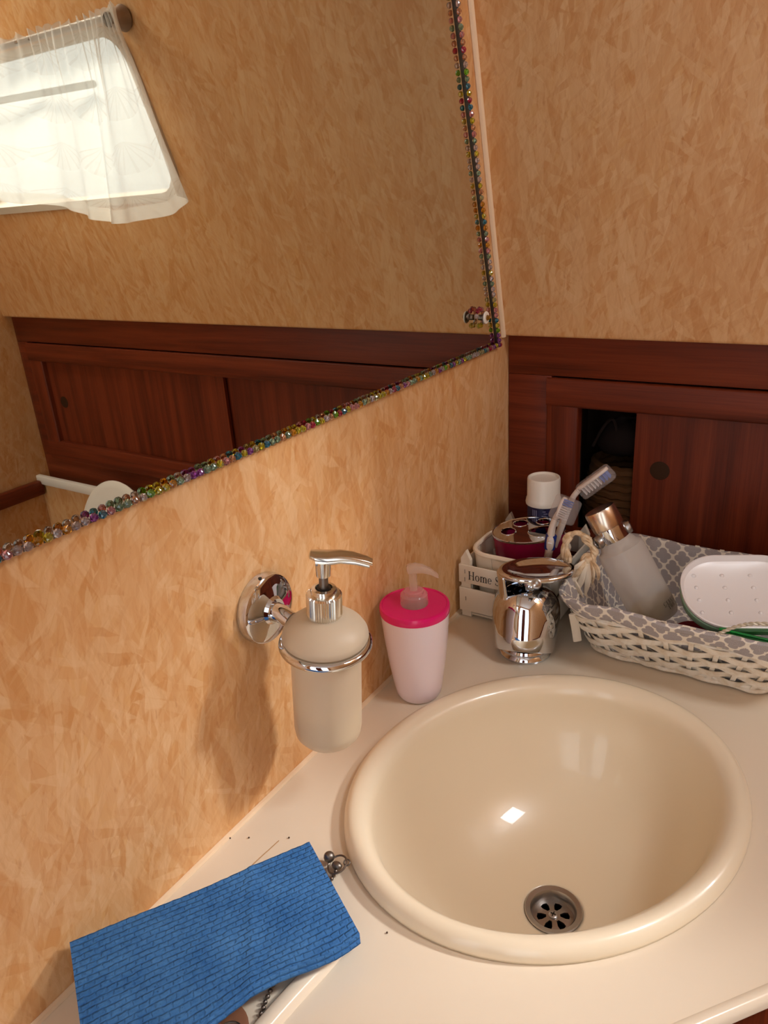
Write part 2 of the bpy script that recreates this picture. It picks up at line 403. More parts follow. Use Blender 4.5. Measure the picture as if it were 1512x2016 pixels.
# ------------------------------------------------------------------ mahogany cabinet
cb = thing('cabinet', (.55, .01, .0), 'built-in mahogany cabinet with two sliding doors along the back wall', 'cabinet')
ox0, ox1, oz0, oz1 = .097, 1.034, .071, .2417      # opening
mx0, mx1, mz0, mz1 = .0545, 1.075, .030, .2785      # outer edge of moulding
def bd(name, x0, x1, z0, z1, y0, y1, mat, bev=.0012, par=cb):
    m = MB(); m.box(((x0 + x1) / 2, (y0 + y1) / 2, (z0 + z1) / 2), (x1 - x0, y1 - y0, z1 - z0), bev=bev); return m.build(name, mat, par)
bd('face_board', .0005, W - .0005, mz1 + .0022, .345, -.0015, .015, M_woodx)
bd('face_board', .0005, W - .0005, -.04, mz0 + .006, -.0013, .015, M_woodx)
bd('face_board', .0005, mx0 + .006, mz0 + .006, mz1 + .0022, -.0013, .015, M_woodx)
bd('face_board', mx1 - .006, W - .0005, mz0 + .006, mz1 + .0022, -.0013, .015, M_woodx)
def mould(name, a, b, inw, mat, wd, proud=.0045):
    """moulding strip from a to b, width wd towards inw, rounded outer edge"""
    a, b, inw = Vector(a), Vector(b), Vector(inw)
    prof = [(0, .004), (0, -proud * .5), (.0008, -proud * .85), (.0025, -proud), (wd - .0028, -proud), (wd - .0008, -proud * .8), (wd, -proud * .4), (wd, .012)]
    vs = [p + inw * q + Vector((0, y, 0)) for p in (a, b) for q, y in prof]; k = len(prof)
    fs = [(i, (i + 1) % k, k + (i + 1) % k, k + i) for i in range(k)] + [tuple(range(k)), tuple(range(k, 2 * k))]
    return MB().add(vs, fs).build(name, mat, cb, smooth=50)
mould('top_moulding', (mx0, 0, mz1), (mx1, 0, mz1), (0, 0, -1), M_woodx, mz1 - oz1)
mould('bottom_moulding', (mx0, 0, mz0), (mx1, 0, mz0), (0, 0, 1), M_woodx, oz0 - mz0)
mould('side_moulding', (mx0, 0, mz0 + .001), (mx0, 0, mz1 - .001), (1, 0, 0), M_woodz, ox0 - mx0, .0032)
mould('side_moulding', (mx1, 0, mz0 + .001), (mx1, 0, mz1 - .001), (-1, 0, 0), M_woodz, mx1 - ox1, .0032)
def circ(cx, cy, r, n=24): return [(cx + r * math.cos(2 * PI * k / n), cy + r * math.sin(2 * PI * k / n)) for k in range(n)]
M_pull = plain('finger_pull_brown', srgb(58, 36, 20), .6, Specular_IOR_Level=.15)
def slider(x0, x1, y, hx, hz, deep):
    m = MB(); m.poly([(x0, oz0 - .012), (x1, oz0 - .012), (x1, oz1 + .012), (x0, oz1 + .012)], [circ(hx, hz, .0115)], lambda a, b, d: Vector((a, y + .006 * d, b)), True)
    o = m.build('sliding_door', M_woodz, cb, smooth=0)
    m = MB(); m.lathe([(.0122, -.0004), (.0108, -.0006), (.0104, .003), (.0102, deep), (0, deep + .0003)], 24, frame((hx, y, hz), (1, 0, 0), (0, 1, 0)))
    m.build('finger_pull', M_pull, o)
slider(.1655, .56, .017, .1987, .1648, .0035)
slider(.535, 1.045, .007, 1.001, .1575, .007)
m = MB()
for c, d in (((.57, .185, .15), (1.05, .01, .30)), ((.57, .10, .012), (1.05, .165, .01)), ((.57, .10, .29), (1.05, .165, .01)), ((.045, .10, .15), (.01, .165, .29)), ((1.09, .10, .15), (.01, .165, .29)), ((.089, .012, .155), (.010, .024, .19))): m.box(c, d)
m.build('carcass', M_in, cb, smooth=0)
# things inside the gap
t = thing('storage_pot', (.145, .085, .017), 'dim brown woven pot with bulging side inside the open cabinet gap', 'basket')
m = MB()
for k in range(13):
    z = .023 + k * .0105; r = .046 + .012 * math.sin(PI * (k + 2) / 15)
    m.tube([(.145 + r * math.cos(a), .085 + r * math.sin(a), z + .0012 * math.sin(a * 17 + k)) for a in [2 * PI * q / 40 for q in range(40)]], .0062, 6, closed=True)
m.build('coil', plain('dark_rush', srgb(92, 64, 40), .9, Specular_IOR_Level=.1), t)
t = thing('toiletry_pouch', (.14, .085, .155), 'dark cloth pouch resting on the woven pot in the gap', 'pouch')
m = MB(); m.grid(lambda u, v: Vector((.14 + .045 * math.sin(PI * v) * math.cos(2 * PI * u), .085 + .035 * math.sin(PI * v) * math.sin(2 * PI * u), .183 - .026 * math.cos(PI * v))) * 1 + .006 * noise.noise_vector(Vector((math.cos(6.28 * u) * 2, math.sin(6.28 * u) * 2, v * 4))), 24, 12)
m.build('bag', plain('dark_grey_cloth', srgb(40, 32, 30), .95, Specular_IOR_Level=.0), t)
m = MB(); m.tube(catmull([(.10, .055, .175), (.115, .05, .205), (.125, .06, .212), (.135, .055, .18)], 6), .002, 6); m.build('drawstring', plain('dark_cord', srgb(48, 38, 34), .9, Specular_IOR_Level=.0), t)

# ------------------------------------------------------------------ mirror with glued gems
mr = thing('mirror', (.002, -.4, .3225), 'large frameless wall mirror edged with a row of multicoloured gems', 'mirror')
zb = .3222; ye = lambda z: -.0356 - .2668 * (z - .3231)
mo = [(-1.02, zb), (ye(zb), zb), (ye(.86), .86), (-1.02, .86)]
MX = .0045
MB().poly(mo, [], lambda a, b, d: Vector((.0010 - .0006 * d, a, b)), True).build('silvered_back', M_mirror, mr, smooth=0)
g2 = N('clear_sheet'); tr = g2.n('ShaderNodeBsdfTransparent'); tr.inputs[0].default_value = (.985, .99, .975, 1); gl = g2.n('ShaderNodeBsdfGlossy'); gl.inputs['Roughness'].default_value = .01
mx = g2.n('ShaderNodeMixShader'); mx.inputs[0].default_value = .03; g2.l(tr.outputs[0], mx.inputs[1]); g2.l(gl.outputs[0], mx.inputs[2]); g2.l(mx.outputs[0], g2.out.inputs[0])
MB().poly(mo, [], lambda a, b, d: Vector((MX, a, b))).build('glass_sheet', g2.m, mr, smooth=0)
m = MB()
for k in range(4):
    a, b = mo[k], mo[(k + 1) % 4]; m.add([(.0004, *a), (.0004, *b), (MX - .0002, *b), (MX - .0002, *a)], [(0, 1, 2, 3)])
m.build('edge_band', plain('mirror_edge', srgb(74, 56, 44), .5), mr, smooth=0)
gcols = [(225, 205, 205), (240, 160, 170), (240, 160, 20), (225, 205, 40), (120, 195, 30), (150, 190, 160), (40, 140, 175), (165, 70, 180), (205, 40, 90), (235, 165, 120), (200, 190, 130)]
def gem_mesh(i, c):
    n = N('gem_%d' % i); pz = n.bsdf(srgb(*c), .03, Transmission_Weight=.85, IOR=1.5, Coat_Weight=.6, Coat_Roughness=.02)
    m = MB(); vs = []; k8 = 8
    for r, h, o in ((.0027, 0, 0), (.0031, .0010, 0), (.0026, .0027, .5), (.0012, .0038, 0)):
        for k in range(k8): a = 2 * PI * (k + o) / k8; vs.append((r * math.cos(a), r * math.sin(a), h))
    fs = []
    for j in range(3):
        for k in range(k8): fs.append((j * k8 + k, j * k8 + (k + 1) % k8, (j + 1) * k8 + (k + 1) % k8, (j + 1) * k8 + k))
    fs += [tuple(range(k8))[::-1], tuple(24 + k for k in range(k8))]
    return m.add(vs, fs).mesh('gem', n.m, 0)
gms = [gem_mesh(i, c) for i, c in enumerate(gcols)]
def gem(y, z, par=mr, x=MX, s=1.0, c=None):
    o = bpy.data.objects.new('gem', gms[c if c is not None else random.choice([0, 0, 1, 2, 3, 3, 4, 5, 5, 6, 7, 8, 9, 10])]); COL.objects.link(o)
    o.parent = par; o.matrix_parent_inverse = world_of(par).inverted()
    o.matrix_basis = frame((x, y, z), (0, random.uniform(-1, 1), random.uniform(-1, 1)), (1, random.uniform(-.08, .08), random.uniform(-.08, .08))) @ Matrix.Diagonal((s, s, s, 1)); return o
seq = [1, 0, 0, 2, 3, 0, 2, 0, 0, 7, 6, 1, 5, 5, 9, 0, 4, 3, 3, 2, 5, 0, 7, 7, 5, 5, 3, 1, 9, 6, 3, 7]
y = -.7125; i = 0
y -= .0067 * 6
while y < ye(zb) - .002:
    j = i - 6
    gem(y, zb + .0030 + random.uniform(-.0003, .0003), c=seq[j] if 0 <= j < len(seq) else None, s=random.uniform(.98, 1.08)); y += .0067; i += 1
z = zb + .0085
while z < .71:
    gem(ye(z) - .0032 + random.uniform(-.0002, .0002), z, s=random.uniform(.95, 1.05)); z += .0064
gem(ye(zb) - .003, zb + .0025, c=8)
# mirror screw with its own flower of gems
sy, sz = -.0945, .3668
MB().lathe([(.0034, 0), (.0034, .0085)], 12, frame((MX, sy, sz), (0, 1, 0), (1, 0, 0))).build('screw', M_oldmetal, mr)
wcap = MB().lathe([(.0022, .0082), (.0068, .0084), (.0073, .0094), (.0068, .0104), (0, .0108)], 20, frame((MX, sy, sz), (0, 1, 0), (1, 0, 0))).build('screw_cap', M_white, mr, label='round white screw cap with an amber gem')
gem(sy, sz, wcap, MX + .0102, 1.1, 2)
for a, c in ((95, 8), (60, 1), (125, 8), (-75, 3), (-110, 3), (-40, 0), (20, 9), (165, 0)):
    gem(sy + .0098 * math.cos(math.radians(a)), sz + .0098 * math.sin(math.radians(a)), c=c, s=1.05)

# ------------------------------------------------------------------ counter, lips, vanity front
SC = Vector((.2173, -.4077)); SA = math.radians(64.0)
def sink_pt(a, ra, rb, off=(0, 0)):
    ca, sa = math.cos(a) * ra, math.sin(a) * rb
    return (SC.x + off[0] + ca * math.cos(SA) - sa * math.sin(SA), SC.y + off[1] + ca * math.sin(SA) + sa * math.cos(SA))
hole = [sink_pt(2 * PI * k / 64, .176, .149) for k in range(64)]
e1, e2 = P(1330, 2016, 2, 0), P(1512, 1912, 2, 0)   # inner line of the front lip
dv = Vector((.627, .779)); q0 = Vector((.3665, -.5605))
def fl(t): return q0 + dv * t
pa, pb = fl(-.29), fl(.30)
ct_out = [(0.0008, -.0003), (0.0008, -1.0), (.135, -1.0), (.139, pa.y + .012), (pa.x + .004, pa.y), tuple(pb), (.70, pb.y + .10), (.70, -.0003)]
ctp = thing('countertop', (.3, -.4, -.01), 'cream moulded countertop with raised rounded lip around the oval basin', 'counter')
m = MB(); m.poly(ct_out, [hole], lambda x, y, d: Vector((x, y, -.022 * d)), True)
m.build('slab', M_counter, ctp, smooth=20)
def lip_strip(path, side, prof):
    """sweep a profile (offset, height) along path; offsets towards side"""
    m = MB(); pts = [Vector((p[0], p[1], 0)) for p in path]; rows = []
    for i, p in enumerate(pts):
        t = (pts[min(i + 1, len(pts) - 1)] - pts[max(i - 1, 0)]).normalized(); nrm = Vector((-t.y, t.x, 0)) * side
        rows.append([p + nrm * o + Vector((0, 0, h)) for o, h in prof])
    k = len(prof); vs = sum(rows, []); fs = []
    for i in range(len(rows) - 1):
        for j in range(k - 1): fs.append((i * k + j, i * k + j + 1, (i + 1) * k + j + 1, (i + 1) * k + j))
    fs += [tuple(range(k)), tuple((len(rows) - 1) * k + j for j in range(k))]
    m.add(vs, fs); return m
lipA = catmull([(.1415, -.82), (.1465, -.70), (.1530, -.628), (.143, -.606), (.110, -.612), (.06, -.640), (.004, -.676)], 8)
lp = [(0, -.001), (.0008, .0014), (.003, .0042), (.0055, .0056), (.009, .0060), (.0125, .0056), (.0143, .004), (.0150, .001), (.0152, -.002)]
lip_strip(lipA, 1, lp).build('side_lip', M_counter, ctp, smooth=60)
lipB = [tuple(fl(-.29 + .59 * k / 24)) for k in range(25)] + [(.70, pb.y + .10)]
lpb = [(-.001, -.002), (.0004, -.0008), (.0016, .0012), (.004, .0024), (.007, .0025), (.0098, .0012), (.0112, -.002), (.0115, -.006), (.0, -.006)]
lip_strip(lipB, -1, lpb).build('front_lip', M_counter, ctp, smooth=60)
vc = thing('vanity_unit', (.3, -.4, FZ), 'dark wooden vanity front below the counter at the bottom right corner', 'cabinet')
m = MB(); off = Vector((dv.y, -dv.x))
vo = [(.001, -.002), (.001, -.99), (.13, -.99), (.137, pa.y + .016), tuple(pa + off * .0095), tuple(pb + off * .0095), (.704, pb.y + .095), (.704, -.002)]
vi = [(a * .985 + .0045, b * .985 - .006) for a, b in vo]
for k in range(1, 7): m.add([(*vo[k], -.0062), (*vo[k + 1], -.0062), (*vo[k + 1], FZ + .001), (*vo[k], FZ + .001), (*vi[k], -.0242), (*vi[k + 1], -.0242), (*vi[k + 1], FZ + .001), (*vi[k], FZ + .001)], [(0, 1, 2, 3), (4, 7, 6, 5), (0, 4, 5, 1), (3, 2, 6, 7)])
m.build('body', M_woodz, vc, smooth=0)
# small scratches, crumbs on the counter
n = plain('crumb', srgb(70, 50, 36), .8)
for k, (u, v) in enumerate([(453, 1650), (490, 1649), (569, 1649), (762, 1836)]):
    tag(MB().sphere(P(u, v, 2, .0007), .0008, 6).build('crumb', n, smooth=0), ['dark speck on the counter beside the wall seam, leftmost', 'dark speck on the counter, middle of three beside the seam', 'dark speck on the counter just behind the blue cloth', 'dark speck at the foot of the basin rim'][k], 'crumb', 'specks on the counter')
tag(MB().tube(catmull([P(u, v, 2, .0006) for u, v in ((498, 1702), (515, 1686), (535, 1668), (549, 1655))], 6), .00035, 5).build('loose_hair', plain('tan_hair', srgb(176, 132, 78), .6)), 'thin tan hair lying on the counter behind the blue cloth', 'hair')

# ------------------------------------------------------------------ basin
sk = thing('basin', (SC.x, SC.y, 0), 'oval ivory washbasin with thick rounded rim set into the counter', 'sink')
prof = [(.1870, .1600, .0005), (.1872, .1602, .003), (.1862, .1590, .0075), (.1835, .1562, .0110), (.1790, .1515, .0130), (.1740, .1463, .0128), (.1690, .1410, .0105), (.1650, .1368, .0060), (.1625, .1342, -.001),
        (.1600, .1318, -.012), (.1560, .1282, -.028), (.1490, .1220, -.048), (.1370, .1120, -.071), (.1200, .0975, -.091), (.0980, .0790, -.1065), (.0720, .0580, -.1165), (.0480, .0420, -.1210), (.0300, .0300, -.1225), (.0262, .0262, -.1228)]
n_ = 96; vs = []; fs = []
DO = Vector((.2340, -.4225))
for ra, rb, z in prof:
    k = max(0, min(1, -z / .1228)); k = k * k
    off = (DO - SC) * k
    if z > -.002 and ra < .17: off = Vector((.0015, -.0025))
    for q in range(n_): x, y = sink_pt(2 * PI * q / n_, ra, rb, off); vs.append((x, y, z))
for j in range(len(prof) - 1):
    for q in range(n_): fs.append((j * n_ + q, j * n_ + (q + 1) % n_, (j + 1) * n_ + (q + 1) % n_, (j + 1) * n_ + q))
o = MB().add(vs, fs).build('bowl', M_sink, sk, smooth=180)
md = o.modifiers.new('thickness', 'SOLIDIFY'); md.thickness = .004; md.offset = -1
dz = -.1222
DM = Matrix.Translation((DO.x, DO.y, dz)) @ Matrix.Scale(1.0, 4)
d0 = MB().lathe([(.0265, -.0022), (.0268, .0006), (.0258, .0014), (.0215, .0005), (.0200, -.0015), (.0190, -.0085), (.0186, -.0105)], 40, DM, cap=False).build('drain', M_steel, sk, label='grey metal drain')
# strainer disc with six openings
holes = []
for k in range(6):
    a = PI / 6 + k * PI / 3; pts = []
    for r, da in ((.0066, -.19), (.0115, -.30), (.0148, -.24), (.0155, 0), (.0148, .24), (.0115, .30), (.0066, .19)): pts.append((r * math.cos(a + da), r * math.sin(a + da)))
    holes.append(pts)
MB().poly(circ(0, 0, .0188, 40), holes, lambda x, y, d: DM @ Vector((x, y, -.0092 - .0022 * d + .0018 * (1 - (x * x + y * y) / .00035))), True).build('strainer', M_steel, d0, smooth=30)
sc_ = MB(); sc_.lathe([(.0042, -.0075), (.0042, -.0062), (.0034, -.0056), (0, -.0054)], 20, DM)
sc_.build('screw', M_steel, d0)
m = MB(); m.box((0, 0, -.00525), (.0050, .0009, .0006), DM); m.box((0, 0, -.00525), (.0009, .0050, .0006), DM); m.build('cross_slot', M_black, d0)
MB().lathe([(.0185, -.0112), (.0185, -.05), (0, -.05)], 32, DM, cap=False).build('drain_pipe', M_black, d0)

# ------------------------------------------------------------------ wall dispenser holder and glass dispenser
ya = -.51
hd = thing('dispenser_holder', (0, ya, .187), 'chrome wall bracket with round plate and ring holding the frosted dispenser', 'holder')
FM = frame((0.0003, ya, .187), (0, 1, 0), (1, 0, 0))
m = MB(); m.lathe([(.0308, 0), (.0312, .004), (.0300, .0088), (.0282, .0102), (.020, .0115), (.0125, .0132), (.0105, .016)], 56, FM); pl = m.build('wall_plate', M_chrome, hd)
MB().lathe([(.0016, -.0003), (.0016, .0006), (0, .0006)], 10, frame((.0065, ya - .004, .187 + .0304), (1, 0, 0), (0, 0, 1))).build('grub_hole', M_black, pl)
RC = Vector((.0665, ya, .1735)); ax = Vector((math.sin(math.radians(5)), -.01, math.cos(math.radians(5)))).normalized()
m = MB(); m.tube([(.009, ya, .187), (.022, ya, .1855), (RC.x - .0355, ya, RC.z + .0085)], [.0085, .0080, .0072], 20); m.build('arm', M_chrome, hd)
LM = frame(RC, (1, 0, 0), ax)
m = MB(); m.tube([LM @ Vector((.0345 * math.cos(a), .0345 * math.sin(a), -.003)) for a in [2 * PI * k / 64 for k in range(64)]], .0040, 14, closed=True); m.build('ring', M_chrome, hd)
gd = thing('soap_dispenser', RC + ax * -.1, 'frosted glass soap dispenser with metallic pump hanging in a chrome wall ring', 'soap dispenser')
def frosted(name, col, trl, transp, rough=.4):
    n = N(name); pz = n.n('ShaderNodeBsdfPrincipled'); pz.inputs['Base Color'].default_value = col; pz.inputs['Roughness'].default_value = rough
    tl_ = n.n('ShaderNodeBsdfTranslucent'); tl_.inputs[0].default_value = col; tp_ = n.n('ShaderNodeBsdfTransparent'); tp_.inputs[0].default_value = (.94, .93, .9, 1)
    a_ = n.n('ShaderNodeMixShader'); a_.inputs[0].default_value = trl; n.l(pz.outputs[0], a_.inputs[1]); n.l(tl_.outputs[0], a_.inputs[2])
    b_ = n.n('ShaderNodeMixShader'); b_.inputs[0].default_value = transp; n.l(a_.outputs[0], b_.inputs[1]); n.l(tp_.outputs[0], b_.inputs[2]); n.l(b_.outputs[0], n.out.inputs[0]); return n.m
M_frost = frosted('frosted_glass', srgb(242, 230, 210), .42, .38)
n = N('liquid_soap'); pb_ = n.bsdf(srgb(240, 226, 200), .4, Subsurface_Weight=.5); pb_.inputs['Subsurface Radius'].default_value = (.02, .016, .01); M_liq = n.m
m = MB(); m.lathe([(0, -.1), (.018, -.1), (.0245, -.0985), (.0282, -.0935), (.0292, -.086), (.0292, -.004), (.0310, .001), (.0345, .0022), (.0355, .0045), (.0348, .0085), (.0315, .0135), (.0255, .0185), (.0185, .0225), (.0135, .0245),
                    (.0120, .0245), (.0175, .0210), (.0245, .0168), (.0300, .0118), (.0328, .006), (.0285, -.002), (.0272, -.006), (.0272, -.086), (.0262, -.0925), (.0235, -.0955), (.017, -.097), (0, -.097)], 56, LM); m.build('glass', M_frost, gd)
m = MB(); m.lathe([(0, -.0967), (.0168, -.0967), (.0232, -.0952), (.0259, -.0922), (.0269, -.086), (.0269, -.066), (0, -.066)], 40, LM); m.build('soap', M_liq, gd)
m = MB(); m.lathe([(.0138, .0232), (.0144, .0238), (.0144, .0425), (.0134, .0440), (.0105, .0442)], 88, LM, rib=-.05); m.build('collar', M_gold, gd, smooth=20)
m = MB(); m.lathe([(.0106, .0440), (.0108, .0468), (.0098, .0485), (.0070, .0490), (.0062, .0470)], 32, LM); m.build('collar_top', M_gold, gd)
MB().lathe([(.0060, .0472), (.0056, .0490), (.0040, .0492)], 24, LM).build('seal', M_black, gd)
MB().lathe([(.0038, .048), (.0036, .062)], 20, LM).build('stem', M_oldmetal, gd)
MB().lathe([(.0044, .0595), (.0056, .0600), (.0060, .0670), (.0062, .0730)], 24, LM).build('hub', M_gold, gd)
# lever head with spout, swept
hdv = (RM @ Vector((1, 0, 0))); hdv.z = 0; hdv.normalize()
HM = frame(LM @ Vector((0, 0, .0715)), hdv, ax)
def sweep_sections(secs, n=16, M=None):
    """secs: (x, z, half width y, half height) rounded-rect sections along local x"""
    vs = []; fs = []
    for x, z, hy, hz in secs:
        for k in range(n):
            a = 2 * PI * k / n; c, s_ = math.cos(a), math.sin(a)
            vs.append((x, hy * math.copysign(abs(c) ** .6, c), z + hz * math.copysign(abs(s_) ** .6, s_)))
    for j in range(len(secs) - 1):
        for k in range(n): fs.append((j * n + k, j * n + (k + 1) % n, (j + 1) * n + (k + 1) % n, (j + 1) * n + k))
    fs += [tuple(range(n))[::-1], tuple((len(secs) - 1) * n + k for k in range(n))]
    return MB().add(vs, fs, M)
sweep_sections([(-.0105, .0066, .0035, .0006), (-.0095, .0072, .0062, .0016), (-.005, .0062, .0078, .0022), (.004, .0056, .0080, .0026), (.014, .0062, .0072, .0026), (.024, .0052, .0060, .0022), (.034, .0024, .0050, .0018), (.0385, .0004, .0042, .0016)], 20, HM).build('press_lever', M_gold, gd, smooth=60)
sweep_sections([(-.0055, .0016, .0052, .0036), (.004, .0018, .0050, .0030), (.014, .0028, .0040, .0026), (.026, .0012, .0036, .0024), (.0362, -.0018, .0033, .0022)], 16, HM).build('spout', M_gold, gd, smooth=60)

# ------------------------------------------------------------------ pink and white dispenser
px_, py_ = .0425, -.3325
pk = thing('pump_bottle', (px_, py_, 0), 'tapered white plastic soap bottle with bright pink lid and clear pump', 'soap dispenser')
PM = Matrix.Translation((px_, py_, 0))
n = N('lilac_white_plastic'); pb_ = n.bsdf(srgb(238, 224, 232), .22, Subsurface_Weight=.3); pb_.inputs['Subsurface Radius'].default_value = (.01, .008, .008)
MB().lathe([(0, .0006), (.0185, .0002), (.0222, .0014), (.0245, .0055), (.0262, .014), (.0300, .040), (.0335, .070), (.0358, .098), (.0362, .1035), (.0350, .1040), (0, .104)], 64, PM).build('bottle', n.m, pk)
M_pink = plain('pink_plastic', srgb(224, 18, 110), .22)
MB().lathe([(.0364, .1030), (.0369, .1045), (.0369, .1100), (.0362, .1115), (.0340, .1120), (.0335, .1112), (.0145, .1116), (.0140, .1040)], 64, PM).build('lid', M_pink, pk)
M_milky = frosted('milky_clear_plastic', srgb(252, 238, 232), .4, .72, .15)
MB().lathe([(.0142, .1112), (.0146, .1125), (.0142, .1225), (.0128, .1240), (.0105, .1242), (.0104, .1270), (.0092, .1280), (.0045, .1280)], 48, PM).build('pump_collar', M_milky, pk)
MB().lathe([(.0044, .1275), (.0042, .146), (.0048, .148)], 20, PM).build('stem', M_milky, pk)
NM = frame(Vector((px_, py_, .150)), hdv, (0, 0, 1))
sweep_sections([(-.0062, .0022, .0030, .0020), (-.005, .0018, .0055, .0046), (.003, .0022, .0060, .0050), (.010, .0012, .0052, .0042), (.018, -.0022, .0040, .0034), (.0245, -.0072, .0028, .0026), (.0262, -.0088, .0018, .0018)], 18, NM).build('nozzle', M_milky, pk, smooth=70)

# ------------------------------------------------------------------ faucet
fx, fy = .1120, -.2030
fc = thing('faucet', (fx, fy, 0), 'chrome basin mixer tap with bulbous body and looped flat lever', 'faucet')
FMx = Matrix.Translation((fx, fy, 0))
MB().lathe([(.0300, .0003), (.0305, .003), (.0290, .0060), (.0275, .0075), (.0285, .0100), (.0270, .0130)], 56, FMx).build('base', M_chrome, fc)
tl = Vector((-.13, .44, .90)).normalized()
BM = frame(P(1031, 1278, 1, -.212), (1, 0, 0), tl)
bp = [(.0300, -.0005), (.0335, -.0004), (.0345, .0008), (.0368, .018), (.0389, .035), (.0395, .0435), (.0388, .0525), (.0364, .0610), (.0318, .0680), (.0252, .0735), (.0168, .0775), (.0080, .0797), (0, .0802)]
m = MB().lathe(bp, 72, BM)
for v in m.v: v.z = max(v.z, .0012)
m.build('body', M_chrome, fc, smooth=40)
# lever: elongated dished cap raised over the body on a side wall and an inner post
LX = hdv; lc = P(1058, 1119, 1, -.190)
LV = frame(lc, LX, (.02, -.02, 1))
def ell(a, r1, r2): return (r1 * math.cos(a), r2 * math.sin(a))
m = MB(); vs = []; fs = []; nn = 56
lev = [(.0405, .0255, -.0046), (.0432, .0278, -.0042), (.0440, .0284, -.0025), (.0436, .0280, -.0008), (.0420, .0264, .0006), (.0395, .0240, .0008), (.0370, .0215, -.0002), (.0330, .0180, -.0022), (.022, .0115, -.0034), (.008, .004, -.0038)]
for r1, r2, h in lev:
    for k in range(nn):
        x_, y_ = ell(2 * PI * k / nn, r1, r2)
        if r1 < .039: x_ += .006
        vs.append((x_ - .001, y_, h))
for j in range(len(lev) - 1):
    for k in range(nn): fs.append((j * nn + k, j * nn + (k + 1) % nn, (j + 1) * nn + (k + 1) % nn, (j + 1) * nn + k))
fs += [tuple(range(nn)), tuple((len(lev) - 1) * nn + k for k in range(nn))]
m.add(vs, fs, LV); lvo = m.build('lever', M_chrome, fc, smooth=50)
m = MB()
def skirt(u, v):
    a = math.radians(115 + 92 * u); x_, y_ = ell(a, .0430, .0276)
    return LV @ Vector((x_ * (1 - .10 * v) - .001, y_ * (1 - .02 * v), -.003 - .052 * v * (1 - .45 * abs(2 * u - 1) ** 2)))
m.grid(skirt, 24, 12); so = m.build('lever_arm', M_chrome, fc, smooth=180); md = so.modifiers.new('thickness', 'SOLIDIFY'); md.thickness = .004; md.offset = 0
MB().lathe([(.0135, -.035), (.0135, -.006)], 32, Matrix.Translation(lc + Vector((-.008, .002, 0)))).build('post', M_chrome, fc)
scp = P(1056, 1149, 1, -.222)
MB().lathe([(.0056, -.006), (.0056, .002), (.0040, .0026), (.0020, .0012), (0, .0010)], 20, frame(scp, (1, 0, 0), CAM - scp)).build('set_screw', M_steel, fc)

# ------------------------------------------------------------------ wooden crate with lettering
cr = thing('crate', (.067, -.105, 0), 'small white slatted wooden crate with black lettering in the corner behind the tap', 'crate')
cx0, cx1, cy0, cy1 = .0060, .1280, -.1650, -.0200
def bx(name, c, d, mat=M_offwhite, par=cr, bev=.0006, rot=0):
    M = Matrix.Translation(c) @ Matrix.Rotation(rot, 4, 'Z'); return MB().box((0, 0, 0), d, M, bev=bev).build(name, mat, par)
for sx_ in (cx0 + .0085, cx1 - .0085):
    for sy_, s in ((cy0 + .0055, 1), (cy1 - .0055, -1)):
        m = MB(); hw = .0065
        out = [(-hw, 0), (hw, 0), (hw, .0795), (.0005, .0925), (-hw, .0815)]
        m.poly(out, [], lambda x, z, d: Vector((sx_ + x, sy_ - .003 + .006 * d, z + .001)), True); m.build('post', M_offwhite, cr, smooth=0)
for z0_, z1_ in ((.010, .0425), (.0500, .0745)):
    for yy in (cy0 + .001, cy1 - .001):
        bx('slat', ((cx0 + cx1) / 2, yy, (z0_ + z1_) / 2), (cx1 - cx0, .0028, z1_ - z0_))
    for xx in (cx0 + .0012, cx1 - .0012):
        bx('slat', (xx, (cy0 + cy1) / 2, (z0_ + z1_) / 2 + .0005), (.0024, cy1 - cy0 - .006, z1_ - z0_))
bx('bottom_board', ((cx0 + cx1) / 2, (cy0 + cy1) / 2, .005), (cx1 - cx0 - .006, cy1 - cy0 - .008, .003))
for sx_, zz in ((cx0 + .0085, .055), (cx0 + .0092, .028), (cx0 + .0088, .066)):
    bx('staple', (sx_, cy0 - .0005, zz), (.0005, .0006, .0055), M_oldmetal, bev=0)
# serif lettering from strokes (thick stems, thin serifs)
def ring_poly(cx, cy, ro, rio, a0=0, a1=360, n=28):
    vs = []; fs = []
    for k in range(n + 1):
        a = math.radians(a0 + (a1 - a0) * k / n)
        vs += [(cx + ro[0] * math.cos(a), cy + ro[1] * math.sin(a)), (cx + rio[0] * math.cos(a), cy + rio[1] * math.sin(a))]
    return vs, [(2 * k, 2 * k + 2, 2 * k + 3, 2 * k + 1) for k in range(n)]
def rect(x0, y0, x1, y1): return [(x0, y0), (x1, y0), (x1, y1), (x0, y1)], [(0, 1, 2, 3)]
def quad(*p): return list(p), [(0, 1, 2, 3)]
def stroke(pts, ws):
    vs = []; n = len(pts)
    for i in range(n):
        a, b = pts[max(i - 1, 0)], pts[min(i + 1, n - 1)]; dx, dy = b[0] - a[0], b[1] - a[1]; L = math.hypot(dx, dy) or 1
        vs += [(pts[i][0] - dy / L * ws[i] / 2, pts[i][1] + dx / L * ws[i] / 2), (pts[i][0] + dy / L * ws[i] / 2, pts[i][1] - dx / L * ws[i] / 2)]
    return vs, [(2 * k, 2 * k + 2, 2 * k + 3, 2 * k + 1) for k in range(n - 1)]
T, th, xh = .11, .035, .46
def stem(x, y0, y1, s0=True, s1=True):
    r = [rect(x - T / 2, y0, x + T / 2, y1)]
    if s0: r.append(rect(x - .12, y0, x + .12, y0 + th))
    if s1: r.append(rect(x - .12, y1 - th, x + .12, y1))
    return r
